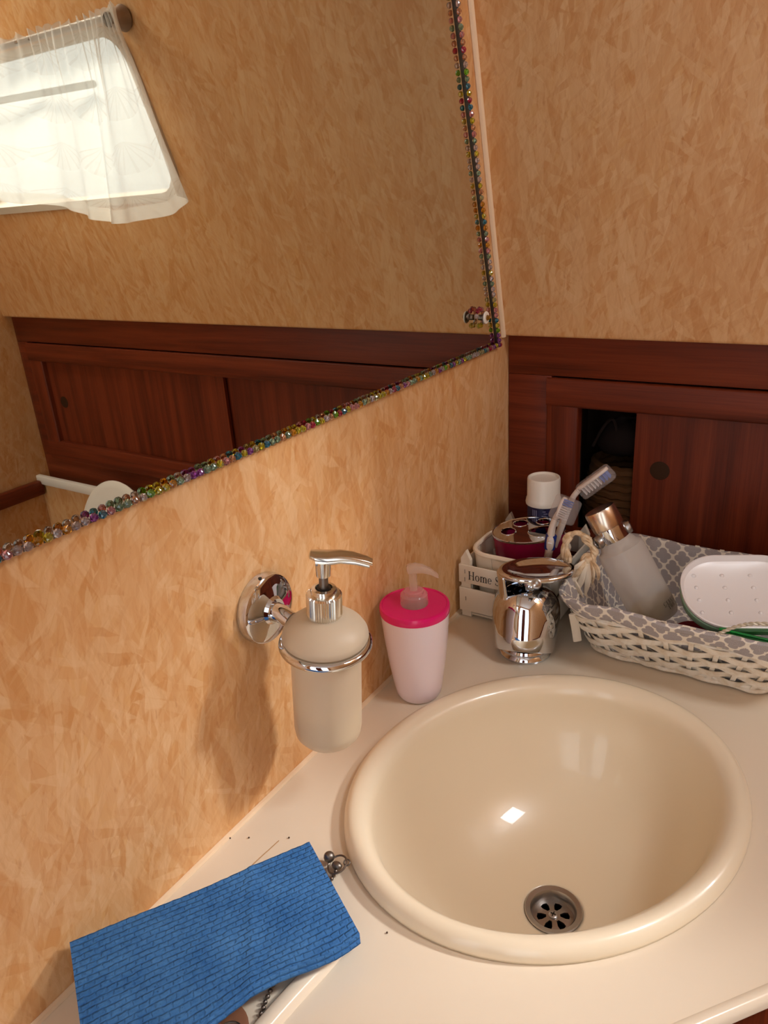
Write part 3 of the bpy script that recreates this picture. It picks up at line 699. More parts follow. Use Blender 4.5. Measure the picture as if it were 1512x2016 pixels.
def G(ch):
    if ch == 'H': return stem(.14, 0, .7) + stem(.58, 0, .7) + [rect(.14, .335, .58, .335 + th)], .74
    if ch == 'o': return [ring_poly(.24, xh / 2, (.24, xh / 2 + .01), (.14, xh / 2 - .03))], .50
    if ch == 'm':
        r = stem(.12, 0, xh, True, False) + stem(.40, 0, xh - .1, True, False) + stem(.68, 0, xh - .1, True, False) + [rect(0.02, xh - th, .12, xh)]
        for x in (.26, .54): r.append(ring_poly(x, xh - .16, (.195, .17), (.085, .125), 0, 180, 14))
        return r, .82
    if ch == 'e': return [ring_poly(.22, xh / 2, (.22, xh / 2 + .01), (.13, xh / 2 - .03), 5, 318), rect(.06, xh / 2 + .0, .42, xh / 2 + th)], .46
    if ch == 'S':
        pts = [(.40, .56), (.34, .66), (.22, .69), (.10, .64), (.07, .53), (.13, .43), (.25, .36), (.36, .28), (.40, .17), (.34, .05), (.21, .01), (.09, .05), (.04, .16)]
        return [stroke(pts, [.03, .04, .045, .06, .09, .11, .12, .11, .09, .06, .045, .04, .03]), rect(.39, .5, .42, .70), rect(.02, 0, .05, .2)], .48
    if ch == 'w':
        return [quad((.06, xh), (.17, xh), (.28, 0), (.22, 0)), quad((.22, 0), (.27, 0), (.37, xh), (.34, xh)), quad((.30, xh), (.41, xh), (.53, 0), (.47, 0)), quad((.47, 0), (.52, 0), (.66, xh), (.62, xh)), rect(0, xh - th, .22, xh), rect(.54, xh - th, .72, xh)], .72
    if ch == 't': return [rect(.10, .06, .20, .60), rect(.01, xh - th, .28, xh), ring_poly(.22, .1, (.12, .1), (.03, .07), 180, 330, 10)], .30
    if ch == '!': return [quad((.07, .18), (.12, .18), (.155, .70), (.035, .70)), ring_poly(.095, .055, (.06, .06), (0, 0))], .24
    if ch == 'C': return [ring_poly(.34, .35, (.34, .36), (.24, .33), 40, 320)], .68
    if ch == 'E': return stem(.14, 0, .7) + [rect(.14, 0, .5, th), rect(.14, .7 - th, .5, .7), rect(.14, .34, .4, .34 + th), rect(.47, 0, .5, .15), rect(.47, .55, .5, .7)], .56
    if ch == 'R': return stem(.14, 0, .7) + [ring_poly(.22, .52, (.24, .18), (.14, .145), -90, 90, 14), quad((.22, .34), (.32, .34), (.58, 0), (.46, 0))], .60
    if ch == 'U': return stem(.14, .2, .7, False) + stem(.52, .2, .7, False) + [ring_poly(.33, .22, (.245, .22), (.14, .18), 180, 360, 14)], .68
    if ch == 'T': return stem(.28, 0, .7, True, False) + [rect(0, .7 - th, .56, .7), rect(0, .58, .03, .7), rect(.53, .58, .56, .7)], .58
    if ch == 'I': return stem(.14, 0, .7), .30
    if ch == 'W': return [quad((.04, .7), (.15, .7), (.29, 0), (.23, 0)), quad((.23, 0), (.27, 0), (.43, .7), (.39, .7)), quad((.36, .7), (.47, .7), (.62, 0), (.56, 0)), quad((.56, 0), (.60, 0), (.78, .7), (.74, .7)), rect(0, .7 - th, .2, .7), rect(.68, .7 - th, .84, .7)], .84
    return [], .28
def lettering(text, size, tofn):
    m = MB(); x = 0
    for ch in text:
        prims, adv = G(ch)
        for vs, fs in prims: m.add([tofn((x + a) * size, b * size) for a, b in vs], fs)
        x += adv + .04
    return m, x * size
m, wd = lettering('Home Sweet Home!', .0168, lambda x, y: Vector((cx0 + .0135 + x * .73, cy0 - .0009, .0560 + y)))
M_ink = plain('black_ink', srgb(40, 32, 28), .6)
m.build('lettering', M_ink, cr, smooth=0, label='black serif lettering')

# ------------------------------------------------------------------ baskets: woven splints over stakes
def rr(u, x0, y0, x1, y1, r):
    """point and outward normal at fraction u of a rounded rectangle's perimeter"""
    a, b = x1 - x0 - 2 * r, y1 - y0 - 2 * r; q = PI * r / 2; Ltot = 2 * a + 2 * b + 4 * q; s = (u % 1) * Ltot
    segs = [(a, (x0 + r, y0), (1, 0), (0, -1)), (q, (x1 - r, y0 + r), -90, None), (b, (x1, y0 + r), (0, 1), (1, 0)), (q, (x1 - r, y1 - r), 0, None),
            (a, (x1 - r, y1), (-1, 0), (0, 1)), (q, (x0 + r, y1 - r), 90, None), (b, (x0, y1 - r), (0, -1), (-1, 0)), (q, (x0 + r, y0 + r), 180, None)]
    for L, p, d, nn in segs:
        if s <= L or (L, p, d, nn) == segs[-1]:
            if nn is None:
                an = math.radians(d + 90 * s / L); c = (math.cos(an), math.sin(an)); return (p[0] + r * c[0], p[1] + r * c[1]), c
            return (p[0] + d[0] * s, p[1] + d[1] * s), nn
        s -= L
def wall_pt(u, t, B, T, h, z0, off=0):
    R_ = [B[i] + (T[i] - B[i]) * t for i in range(5)]
    p, nn = rr(u, *R_); return Vector((p[0] + nn[0] * off, p[1] + nn[1] * off, z0 + h * t))
def weave(par, B, T, h, z0, rows, nst, band, amp, mat, th_=.0012, t0=.05, t1=.95, strand='strand', stake='stake', sub=4, wob=0.0, stw=.003):
    N_ = nst * sub
    for r in range(rows):
        m = MB(); vs = []; fs = []; tc = t0 + (t1 - t0) * (r + .5) / rows; hb = band / h / 2; ph = random.random() * 6
        for k in range(N_):
            u = k / N_; s = math.cos(PI * k / sub + PI * r) * amp
            jt = wob * math.sin(2 * PI * 3 * u + ph) + wob * .7 * math.sin(2 * PI * 7 * u + 2 * ph)
            for (dt, do) in ((-hb, -th_ / 2), (hb, -th_ / 2), (hb, th_ / 2), (-hb, th_ / 2)): vs.append(wall_pt(u, min(max(tc + dt + jt, 0), 1), B, T, h, z0, s + do))
        for k in range(N_):
            k2 = (k + 1) % N_
            for j in range(4): fs.append((k * 4 + j, k * 4 + (j + 1) % 4, k2 * 4 + (j + 1) % 4, k2 * 4 + j))
        m.add(vs, fs); m.build(strand, mat, par, smooth=50)
    for q in range(nst):
        u = (q + .0) / nst; m = MB(); w2 = stw / 2
        p = [wall_pt(u, t, B, T, h, z0, 0) for t in (0, .33, .66, 1)]; tg = (wall_pt(u + .004, .5, B, T, h, z0) - wall_pt(u - .004, .5, B, T, h, z0)).normalized(); nn = Vector((tg.y, -tg.x, 0))
        vs = []; fs = []
        for v_ in p:
            for a_, b_ in ((-w2, -th_ / 2), (w2, -th_ / 2), (w2, th_ / 2), (-w2, th_ / 2)): vs.append(v_ + tg * a_ + nn * b_)
        for k in range(3):
            for j in range(4): fs.append((k * 4 + j, k * 4 + (j + 1) % 4, k * 4 + 4 + (j + 1) % 4, k * 4 + 4 + j))
        fs += [(0, 1, 2, 3), (12, 13, 14, 15)]
        MB().add(vs, fs).build(stake, mat, par, smooth=0)
nw = N('whitewashed_wicker'); o_ = nw.coord('Object')
nw.bsdf(nw.ramp(nw.noise(o_, 90, 4, .6), [(.3, srgb(224, 208, 184)), (.6, srgb(244, 237, 224))]), .55, normal=nw.bump(nw.noise(o_, 600, 2), .3, .0005)); M_wick = nw.m
M_chip = plain('pale_chip_wood', srgb(236, 222, 200), .6)
nr = N('raffia'); o_ = nr.coord('Object'); nr.bsdf(nr.ramp(nr.noise(o_, 160, 3), [(.35, srgb(200, 164, 122)), (.65, srgb(234, 212, 180))]), .65); M_raff = nr.m

# small chip basket standing in the crate
sb = thing('chip_basket', (.07, -.1, .008), 'small pale chip basket standing inside the lettered crate', 'basket')
B2 = (.0225, -.1490, .1150, -.0800, .022); T2 = (.0150, -.1560, .1225, -.0725, .026)
weave(sb, B2, T2, .080, .0085, 4, 18, .0178, .0019, M_chip, .0008, .0, .97, 'splint', 'upright_splint', 4, 0, .011)
m = MB(); m.tube([wall_pt(k / 64, 1, B2, T2, .080, .0085) for k in range(64)], .0032, 8, closed=True); m.build('rim', M_chip, sb)
m = MB(); m.poly([rr(k / 40, *B2)[0] for k in range(40)], [], lambda x, y, d: Vector((x, y, .0080 + .001 * d)), True); m.build('bottom', M_chip, sb, smooth=0)
def px_path(pts, n=8): return catmull([P(u, v, 1, y) for u, v, y in pts], n)
# twisted cord handle at the right end, folded down, and the loose bow of splints
for k in range(3):
    d = (k - 1) * 4
    m = MB(); pth = px_path([(1118 + d, 1112, -.152), (1113 + d, 1075, -.150), (1122 + d, 1054, -.148), (1140 + d, 1050, -.146), (1158 + d, 1066, -.145), (1170 + d * .6, 1088, -.146), (1163, 1103, -.148)])
    m.tube([p + .0012 * Vector((math.cos(i * .7 + 2 * k), math.sin(i * .7 + 2 * k), math.cos(i * .7 + 2 * k + 1))) for i, p in enumerate(pth)], .0026, 8); m.build('cord_handle', M_raff, sb)
m = MB(); kc = P(1158, 1103, 1, -.15)
m.tube([kc + Vector((.0065 * math.cos(a), .003 * math.sin(a), .006 * math.sin(a))) for a in [2 * PI * k / 16 for k in range(16)]], .0026, 7, closed=True); m.sphere(kc, .0062, 10, sc=(1, .8, .9)); m.build('knot', M_raff, sb)
for k, (u0, v0, u1, v1, u2, v2) in enumerate([(1156, 1104, 1138, 1128, 1116, 1152), (1157, 1107, 1146, 1140, 1130, 1172), (1160, 1108, 1158, 1140, 1152, 1172), (1162, 1106, 1168, 1126, 1166, 1150), (1153, 1103, 1134, 1118, 1113, 1126), (1150, 1112, 1128, 1146, 1122, 1166), (1163, 1104, 1176, 1120, 1178, 1142), (1120, 1128, 1134, 1150, 1148, 1176), (1118, 1112, 1116, 1130, 1118, 1158)]):
    m = MB(); m.tube(px_path([(u0, v0, -.153), (u1, v1, -.158), (u2, v2, -.155)], 6), [.0014 + .0024 * math.sin(PI * min(1, i / 11)) for i in range(13)], 8, flat=.45); m.build('bow_splint', M_chip if k % 3 else M_raff, sb)

# burgundy holder with chrome lid in the chip basket
hc = P(1041, 1047, 2, .1035); lt = Vector((.03, -.16, 1)).normalized()
th_ = thing('toothbrush_holder', hc - Vector((0, 0, .09)), 'oval burgundy toothbrush holder with chrome lid in the chip basket', 'holder')
HMt = frame(hc, RM @ Vector((1, 0, 0)), lt)
rx, ry = .0450, .0285
vs = []; fs = []; nn = 48
for s_, z in ((.86, -.078), (.90, -.076), (.985, -.010), (1.0, -.003), (1.0, 0), (.95, 0), (.94, -.01), (.86, -.07), (.5, -.071)):
    for k in range(nn): a = 2 * PI * k / nn; vs.append((rx * s_ * math.cos(a), ry * s_ * math.sin(a), z))
for j in range(8):
    for k in range(nn): fs.append((j * nn + k, j * nn + (k + 1) % nn, (j + 1) * nn + (k + 1) % nn, (j + 1) * nn + k))
fs += [tuple(range(nn)), tuple(8 * nn + k for k in range(nn))]
MB().add(vs, fs, HMt).build('cup', plain('burgundy_plastic', srgb(140, 12, 58), .25), th_)
def ellp(cx, cy, a, b, n=24): return [(cx + a * math.cos(2 * PI * k / n), cy + b * math.sin(2 * PI * k / n)) for k in range(n)]
lidh = [ellp(-.0255, .0010, .0095, .0085), ellp(-.0075, .0170, .0095, .0075), ellp(.0185, -.0075, .0205, .0125), ellp(.0210, .0155, .0085, .0065)]
m = MB(); m.poly(ellp(0, 0, rx * 1.01, ry * 1.02, 56), lidh, lambda x, y, d: HMt @ Vector((x, y, .0032 - .0028 * d)), True)
lo = m.build('lid', M_chrome, th_, smooth=25)
for h in lidh + [ellp(0, 0, rx * 1.01, ry * 1.02, 56)]:
    m = MB(); m.tube([HMt @ Vector((p[0], p[1], .0030)) for p in h], .0009, 6, closed=True); m.build('lid_bead', M_chrome, lo)

# navy bottle with white cap behind
bc = P(1070, 985, 1, -.0475)
tb = thing('mouthwash_bottle', (bc.x, bc.y, .03), 'navy bottle with wide white cap behind the toothbrushes', 'bottle')
TMx = Matrix.Translation((bc.x, bc.y, 0)); zc = bc.z
MB().lathe([(.0200, .0098), (.0205, .012), (.0205, zc - .008), (.0195, zc - .002), (0.0195, zc)], 40, TMx).build('bottle', plain('navy_plastic', srgb(22, 22, 66), .3), tb)
MB().lathe([(.0226, zc - .003), (.0230, zc - .0005), (.0222, zc + .0045), (.0212, zc + .0065), (.0210, zc + .0305), (.0203, zc + .0325), (.0190, zc + .0328), (.0180, zc + .0300), (0, zc + .0296)], 48, TMx).build('cap', M_white, tb)
m = MB()
for k in range(3):
    for q in range(2):
        a = math.radians(-108 + k * 7); z_ = zc - .011 - q * .011
        m.box((.0207, 0, z_), (.0004, .0013, .0085), TMx @ Matrix.Rotation(a, 4, 'Z'))
for k in range(5):
    a = math.radians(-66 + 5 * (k % 2)); m.box((.0207, 0, zc - .008 - k * .003), (.0004, .004 + .001 * (k % 3), .0010), TMx @ Matrix.Rotation(a, 4, 'Z'))
m.build('print', plain('pale_print', srgb(120, 120, 150), .5), tb)

# toothbrushes
n = N('clear_cover'); tp = n.n('ShaderNodeBsdfTransparent'); tp.inputs[0].default_value = (.95, .93, .92, 1); pz = n.n('ShaderNodeBsdfPrincipled'); pz.inputs['Base Color'].default_value = srgb(225, 215, 212); pz.inputs['Roughness'].default_value = .15
mxx = n.n('ShaderNodeMixShader'); mxx.inputs[0].default_value = .20; n.l(tp.outputs[0], mxx.inputs[1]); n.l(pz.outputs[0], mxx.inputs[2]); n.l(mxx.outputs[0], n.out.inputs[0]); M_cover = n.m
M_brush = plain('toothbrush_white', srgb(240, 226, 214), .3); M_bl = plain('blue_bristle', srgb(70, 110, 200), .6); M_bw = plain('white_bristle', srgb(226, 220, 220), .6)
M_grip = plain('navy_grip', srgb(24, 48, 128), .35)
rt_, dn_, fw_ = RM @ Vector((1, 0, 0)), RM @ Vector((0, 1, 0)), RM @ Vector((0, 0, 1))
def brush(path, rads, head_c, axis, bris, L, label, grip=None, cs=1.0, group='toothbrushes in the burgundy holder'):
    t = thing('toothbrush', path[0], label, 'toothbrush', group)
    pts = catmull(path, 6); rr_ = []
    for i in range(len(pts)):
        f = i / 6; j = min(int(f), len(rads) - 2); rr_.append(rads[j] + (rads[j + 1] - rads[j]) * (f - j))
    MB().tube(pts, rr_, 12, flat=.75).build('handle', M_brush, t)
    H = frame(head_c, axis, bris)            # x along head, z bristle direction
    m = MB(); sc = []
    for x_, wy in ((-.5, .35), (-.44, .65), (-.3, .9), (0, 1), (.3, .95), (.43, .7), (.5, .3)): sc.append((x_ * L, 0, .0058 * wy, .0021))
    sweep_sections(sc, 14, H).build('head', M_brush, t, smooth=70)
    mw, mb_ = MB(), MB()
    for i in range(9):
        for j in range(3):
            x_ = (-.40 + .80 * i / 8) * L; tgt = mb_ if i >= 6 else mw
            tgt.lathe([(.00095, .0015), (.00085, .0112)], 6, H @ Matrix.Translation((x_, (j - 1) * .0033, 0)))
    mw.build('white_bristles', M_bw, t, kind='stuff'); mb_.build('blue_bristles', M_bl, t, kind='stuff')
    m = MB(); m.box((0, 0, .0056), (L + .004, .0150 * cs, .0200 * cs), H, bev=.0040); m.build('head_cover', M_cover, t)
    if grip:
        g_ = MB().tube(catmull(grip[0], 6), grip[1], 14, flat=.8).build('grip', M_grip, t)
        m = MB(); H2 = frame(grip[2], rt_ * .25 - dn_, -fw_)
        for k in range(3): m.box((-.002 + .004 * k, 0, .0006), (.0012, .0052 - .001 * k, .0005), H2)
        m.build('grip_print', M_bw, g_)
    return t
hin = HMt @ Vector((.018, -.006, -.06))
b1h = P(1164, 944, 1, -.100)
ax1 = (P(1196, 914, 1, -.097) - P(1130, 972, 1, -.103)).normalized()
brush([hin, P(1100, 1050, 1, -.10), P(1119, 1000, 1, -.101), P(1129, 978, 1, -.102), P(1140, 964, 1, -.102)], [.0040, .0042, .0038, .0034, .0032], b1h + ax1 * .002, ax1, (rt_ * .70 + dn_ * .70 + fw_ * .12), .043,
      'white toothbrush with clear head cover reaching up to the right', None)
b2h = P(1105, 1000, 1, -.118); ax2 = (-dn_ * .85 + rt_ * .40 - fw_ * .25).normalized()
brush([hin + Vector((.002, -.004, 0)), P(1082, 1078, 1, -.121), P(1085, 1050, 1, -.121), P(1091, 1026, 1, -.120), P(1098, 1010, 1, -.118)], [.0060, .0066, .0062, .0050, .0034], b2h, ax2, (rt_ * .60 + dn_ * .36 - fw_ * .70), .027,
      'white toothbrush with navy grip and boxy clear cover leaning in front', ([P(1082, 1080, 1, -.1215), P(1083, 1066, 1, -.1215), P(1086, 1052, 1, -.1213)], [.0068] * 7 + [.0070] * 5 + [.0062], P(1083, 1066, 1, -.1295)), 1.4)

# ------------------------------------------------------------------ large lined wicker basket
bk = thing('wicker_basket', (.28, -.11, 0), 'white wicker basket with grey trellis-patterned fabric liner behind the basin', 'basket')
B1 = (.1740, -.1720, .3760, -.0330, .030); T1 = (.1480, -.2130, .4050, -.0160, .034); H1 = .083
weave(bk, B1, T1, H1, .003, 6, 30, .0086, .0036, M_wick, .0016, .02, .70, 'wicker_strand', 'stake', 6, .024, .0050)
for k in range(2):
    m = MB(); m.tube([wall_pt(q / 96, .0, B1, T1, H1, .0042 + .0035 * k, .0016 * math.sin(q * .9 + k * 2.5) + .001) for q in range(96)], .0026, 7, closed=True, flat=.8); m.build('foot_rope', M_wick, bk)
for k in range(3):
    m = MB(); m.tube([wall_pt(q / 96, .70 + .012 * k, B1, T1, H1, .003, -.001 + .0012 * math.sin(q * .8 + k * 2)) for q in range(96)], .0022, 7, closed=True); m.build('border_rope', M_wick, bk)
m = MB(); m.poly([rr(k / 48, *B1)[0] for k in range(48)], [], lambda x, y, d: Vector((x, y, .0045 + .002 * d)), True); m.build('base', M_wick, bk, smooth=0)
n = N('trellis_fabric'); uv = n.coord('UV')
def quatre(off):
    p = n.vmath('SUBTRACT', n.vmath('FRACTION', n.vmath('ADD', n.map(uv, scale=(1 / .0225, 1 / .0290, 1)), (off, off, 0))), (.5, .5, 0))
    q = n.vmath('ABSOLUTE', n.vmath('MULTIPLY', p, (1, 1.28, 0)))
    a = n.vmath('LENGTH', n.vmath('SUBTRACT', q, (.215, 0, 0))); b = n.vmath('LENGTH', n.vmath('SUBTRACT', q, (0, .255, 0)))
    c_ = n.vmath('LENGTH', q)
    return n.math('MINIMUM', n.math('MINIMUM', n.math('SUBTRACT', a, .195), n.math('SUBTRACT', b, .205)), n.math('SUBTRACT', c_, .27))
dd = n.math('MINIMUM', quatre(0), quatre(.5))
nz = n.noise(n.map(uv, scale=(1, 1, 1)), 900, 2); dd = n.math('ADD', dd, n.math('MULTIPLY', n.math('SUBTRACT', nz, .5), .06))
msk = n.ramp(n.math('ADD', dd, .5), [(.485, (1, 1, 1)), (.515, (0, 0, 0))])
wv = n.noise(n.map(uv, scale=(1500, 1500, 1)), 1, 1)
gry = n.ramp(wv, [(.3, srgb(146, 139, 140)), (.7, srgb(184, 177, 176))]); wht = n.ramp(wv, [(.3, srgb(226, 216, 200)), (.7, srgb(246, 240, 228))])
n.bsdf(n.mix(msk, wht, gry), .85, normal=n.bump(wv, .4, .0004)); M_lin = n.m
lpz = [(.0, .008, -.004), (.30, .02, -.0045), (.62, .05, -.0045), (.90, .075, -.0045), (.985, .0845, -.0030), (1.0, .0865, .0006), (.985, .0850, .0042), (.93, .079, .0052), (.86, .072, .0056), (.79, .066, .0056), (.75, .0625, .0050)]
def lin(u, v):
    f = v * (len(lpz) - 1); i = min(int(f), len(lpz) - 2); g_ = f - i
    t = lpz[i][0] + (lpz[i + 1][0] - lpz[i][0]) * g_; o_ = lpz[i][2] + (lpz[i + 1][2] - lpz[i][2]) * g_
    wr = .0011 * math.sin(u * 61 + 3 * v) + .0009 * math.sin(u * 131 + 1)
    hem = .0025 * math.sin(u * 47) * max(0, v - .8) * 5
    p = wall_pt(u, t, B1, T1, H1, .003, o_ + wr); p.z += hem * (1 if v > .8 else 0) + (.0018 * math.sin(u * 38) if .4 < v < .75 else 0); return p
arc = [0]
for i in range(len(lpz) - 1): arc.append(arc[-1] + math.hypot((lpz[i + 1][0] - lpz[i][0]) * H1 * 1.1, lpz[i + 1][2] - lpz[i][2]))
def luv(u, v):
    f = v * (len(lpz) - 1); i = min(int(f), len(lpz) - 2); return (u * .81, arc[i] + (arc[i + 1] - arc[i]) * (f - i))
m = MB(); m.grid(lin, 220, 40, luv)
m.build('liner', M_lin, bk, smooth=180)
m = MB(); m.poly([rr(k / 60, B1[0] + .004, B1[1] + .004, B1[2] - .004, B1[3] - .004, .028)[0] for k in range(60)], [], lambda x, y, d: Vector((x, y, .0105 - .001 * d)), True, lambda x, y: (x, y)); m.build('liner_base', M_lin, bk, smooth=0)
m = MB(); m.tube(px_path([(1128, 1208, -.196), (1133, 1236, -.186), (1137, 1262, -.182)], 6), .0048, 8, flat=.25, up=rt_); m.build('tie_ribbon', M_offwhite, bk)

# perfume bottle leaning in the basket
pb0 = P(1290, 1208, 1, -.128); pt0 = P(1190, 1022, 1, -.128)
axp = (pt0 - pb0); Lp = axp.length; axp.normalize()
pf = thing('perfume_bottle', pb0, 'frosted grey glass perfume bottle leaning in the lined basket, metal cap up', 'perfume bottle')
QM = frame(pb0, rt_, axp)
M_pg = frosted('frosted_grey_glass', srgb(244, 238, 232), .42, .42, .22)
k_ = Lp
MB().lathe([(0, -.006), (.020, -.006), (.0245, -.0045), (.0262, 0), (.0268, k_ - .043), (.0258, k_ - .0375), (.0215, k_ - .0345), (.0196, k_ - .030), (.0168, k_ - .025), (0, k_ - .025)], 48, QM).build('glass', M_pg, pf)
MB().lathe([(0, -.003), (.0205, -.003), (.0228, 0), (.0228, .016), (0, .020)], 32, QM).build('perfume', plain('pale_yellow_liquid', srgb(190, 170, 110), .2), pf)
M_cham = plain('champagne_metal', (.74, .62, .51, 1), .24, 1.0)
MB().lathe([(.0168, k_ - .027), (.0172, k_ - .026), (.0172, k_ - .008), (.0166, k_ - .0075)], 40, QM).build('neck_band', M_chrome, pf)
MB().lathe([(.0176, k_ - .010), (.0180, k_ - .009), (.0180, k_ + .011), (.0172, k_ + .013), (0, k_ + .0134)], 40, QM).build('cap', M_cham, pf)
for s_ in (-1, 1):
    st = MB().lathe([(.0075, 0), (.0078, .002), (.0070, .0052), (.0045, .0060), (.0040, .0045), (0, .0045)], 24, QM @ frame((s_ * .0165, -.002, k_ - .020), (0, 0, 1), (s_, -.25, 0))).build('side_stud', M_steel, pf)
def onbot(x, y, h, ang): a = ang + x / .0264; return QM @ Vector((.0265 * math.sin(a), -.0265 * math.cos(a), h + y))
m, _ = lettering('CERRUTI', .0060, lambda x, y: onbot(x, y, .0105, .28)); m2, _ = lettering('TWICE', .0060, lambda x, y: onbot(x, y, .0045, .42)); m.add(m2.v, m2.f)
m.add([onbot(x, y, .0094, .28) for x, y in ((0, 0), (.008, 0), (.016, 0), (.022, 0), (.022, .0004), (.016, .0004), (.008, .0004), (0, .0004))], [(0, 1, 6, 7), (1, 2, 5, 6), (2, 3, 4, 5)])
m.build('lettering', plain('dark_print', srgb(34, 28, 26), .5), pf, smooth=0)

# soap dish lying tilted on the basket contents
zt = math.radians(27)
uax = Vector((.900, .436, 0)); vax = Vector((-.436, .900, 0)); Tn = (vax * math.cos(zt) + Vector((0, 0, 1)) * math.sin(zt)); nn_ = uax.cross(Tn)
fe = P(1440, 1240, 2, .082)      # middle of near edge
wS, lS = .092, .128
cS = fe + Tn * (wS / 2)
lft = P(1344, 1172, 2, cS.z); cS = cS + uax * ((lft + uax * (lS / 2) - cS).dot(uax))
DMt = frame(cS, uax, nn_)
sd = thing('soap_dish', cS - Vector((0, 0, .02)), 'white oval soap dish with raised dots and sage green underside in the basket', 'soap dish')
def stad(s, n=14):
    a, b = lS / 2 * 1, wS / 2; r = b * .92
    return [(x, y) for x, y in rrect(-a * s if False else -a + (1 - s) * b, -b * s, a - (1 - s) * b, b * s, max(r * s, .002), n)]
def rings(spec, M): 
    vs = []; fs = []; nn = None
    for s, z in spec:
        lp_ = stad(s); nn = len(lp_); vs += [(p[0], p[1], z) for p in lp_]
    for j in range(len(spec) - 1):
        for k in range(nn): fs.append((j * nn + k, j * nn + (k + 1) % nn, (j + 1) * nn + (k + 1) % nn, (j + 1) * nn + k))
    fs += [tuple(range(nn)), tuple((len(spec) - 1) * nn + k for k in range(nn))]
    return MB().add(vs, fs, M)
M_dish = plain('soap_dish_white', srgb(226, 221, 220), .3)
tr_ = rings([(.90, -.004), (.97, -.002), (1.0, .001), (.995, .003), (.965, .0034), (.945, .0018), (.90, -.0030), (.80, -.0048), (.6, -.0052)], DMt).build('tray', M_dish, sd)
rings([(.60, -.0185), (.86, -.0178), (.95, -.0135), (.985, -.004), (.965, -.0028), (.94, -.0075), (.5, -.0085)], DMt).build('box_base', plain('sage_green_plastic', srgb(136, 172, 144), .35), sd, label='sage green base')
for i in range(5):
    for j in range(4):
        MB().sphere(((i - 1.62) * .0285, (j - 1.5) * .0155, -.0046), .0026, 12, DMt, (1, 1, .9)).build('raised_dot', M_dish, tr_)
# green plastic holder beneath, cord, burgundy pot
gd_ = Vector((0, .84, -.54)).normalized(); gN = Vector((.356, -.1995, .0850))
gM = frame(gN + gd_ * .018, (1, 0, 0), Vector((1, 0, 0)).cross(gd_))
gt = thing('green_case', gM.translation, 'bright green plastic case under the soap dish in the basket', 'case')
MB().box((0, 0, -.0012), (.078, .036, .0024), gM, bev=.0008).build('lid', plain('bright_green_plastic', srgb(10, 150, 62), .3), gt)
MB().box((0, 0, -.0040), (.075, .034, .0030), gM, bev=.001).build('base', plain('deep_green_plastic', srgb(8, 110, 48), .3), gt)
cdp = catmull([P(1404, 1254, 1, -.2135), P(1425, 1243, 1, -.2110), P(1460, 1231, 1, -.207), P(1500, 1228, 1, -.203), P(1560, 1236, 1, -.200)], 14)
m = MB()
for k in range(2): m.tube([p + .0010 * Vector((0, math.cos(i * .75 + PI * k), math.sin(i * .75 + PI * k))) for i, p in enumerate(cdp)], .0012, 6)
tag(m.build('twisted_cord', plain('silver_cord', srgb(200, 190, 170), .45, .2)), 'twisted silvery cord lying over the basket edge beside the soap dish', 'cord')
rc = P(1345, 1214, 1, -.150)
t = thing('burgundy_pot', rc, 'dark red round pot half hidden behind the soap dish', 'pot')
MB().lathe([(.0, -.020), (.018, -.020), (.020, -.018), (.020, .004), (.019, .006)], 32, Matrix.Translation((rc.x + .012, rc.y + .004, .031))).build('jar', plain('dark_red_plastic', srgb(110, 16, 36), .3), t)
MB().lathe([(.0208, .004), (.0212, .005), (.0210, .012), (.0195, .0135), (0, .0135)], 32, Matrix.Translation((rc.x + .012, rc.y + .004, .031))).build('lid', plain('dark_red_lid', srgb(120, 18, 40), .25), t)

# ------------------------------------------------------------------ sponge cloth, plug and chain
FR_, NR_, FL_ = P(609, 1657, 2, .0185), P(706, 1834, 2, .0205), P(137, 1855, 2, .047)
NL_ = FL_ + (NR_ - FR_) * 1.02 + Vector((0, 0, -.003))
sp = thing('sponge_cloth', (.07, -.68, .01), 'folded blue sponge cloth with ribbed texture lying across the counter edge', 'cloth')
def spz(s, t):      # s: 0 right, 1 left; t: 0 far, 1 near
    p = FR_.lerp(FL_, s).lerp(NR_.lerp(NL_, s), t)
    p.z += -.001 * math.sin(PI * s) * (1 - .3 * t) + .0007 * math.sin(9 * s + 2 * t) * s * (1 - s) * 4
    p.z += .0010 * math.exp(-((s - .36 - .17 * (t - .5)) / .022) ** 2)
    ed = t - 1
    p += (NR_ - FR_).normalized() * (.0035 * math.sin(s * 11 + .5) * max(0, t - .75) * 4)
    p.z += .0006 * noise.noise(Vector((s * 40, t * 20, 0)))
    return p
thk = .0048
n = N('blue_sponge_cloth'); uv = n.coord('UV')
wn = n.n('ShaderNodeTexNoise'); n.l(uv, wn.inputs['Vector']); wn.inputs['Scale'].default_value = 150; wn.inputs['Detail'].default_value = 4
uvd = n.vmath('ADD', uv, n.vmath('MULTIPLY', n.vmath('SUBTRACT', wn.outputs['Color'], (.5, .5, .5)), (.0042, .0020, 0)))
sxy = n.n('ShaderNodeSeparateXYZ'); n.l(uvd, sxy.inputs[0])
rowf = n.math('ABSOLUTE', n.math('SUBTRACT', n.math('FRACT', n.math('DIVIDE', sxy.outputs[1], .0046)), .5))
row = n.ramp(rowf, [(.26, (1, 1, 1)), (.50, (0, 0, 0))])
br = n.n('ShaderNodeTexBrick'); n.l(uvd, br.inputs['Vector']); br.inputs['Scale'].default_value = 1
br.inputs['Brick Width'].default_value = .0066; br.inputs['Row Height'].default_value = .0046; br.inputs['Mortar Size'].default_value = .0011; br.inputs['Mortar Smooth'].default_value = 1.0; br.inputs['Bias'].default_value = .0
br.inputs['Color1'].default_value = (1, 1, 1, 1); br.inputs['Color2'].default_value = (.75, .75, .75, 1); br.inputs['Mortar'].default_value = (.05, .05, .05, 1)
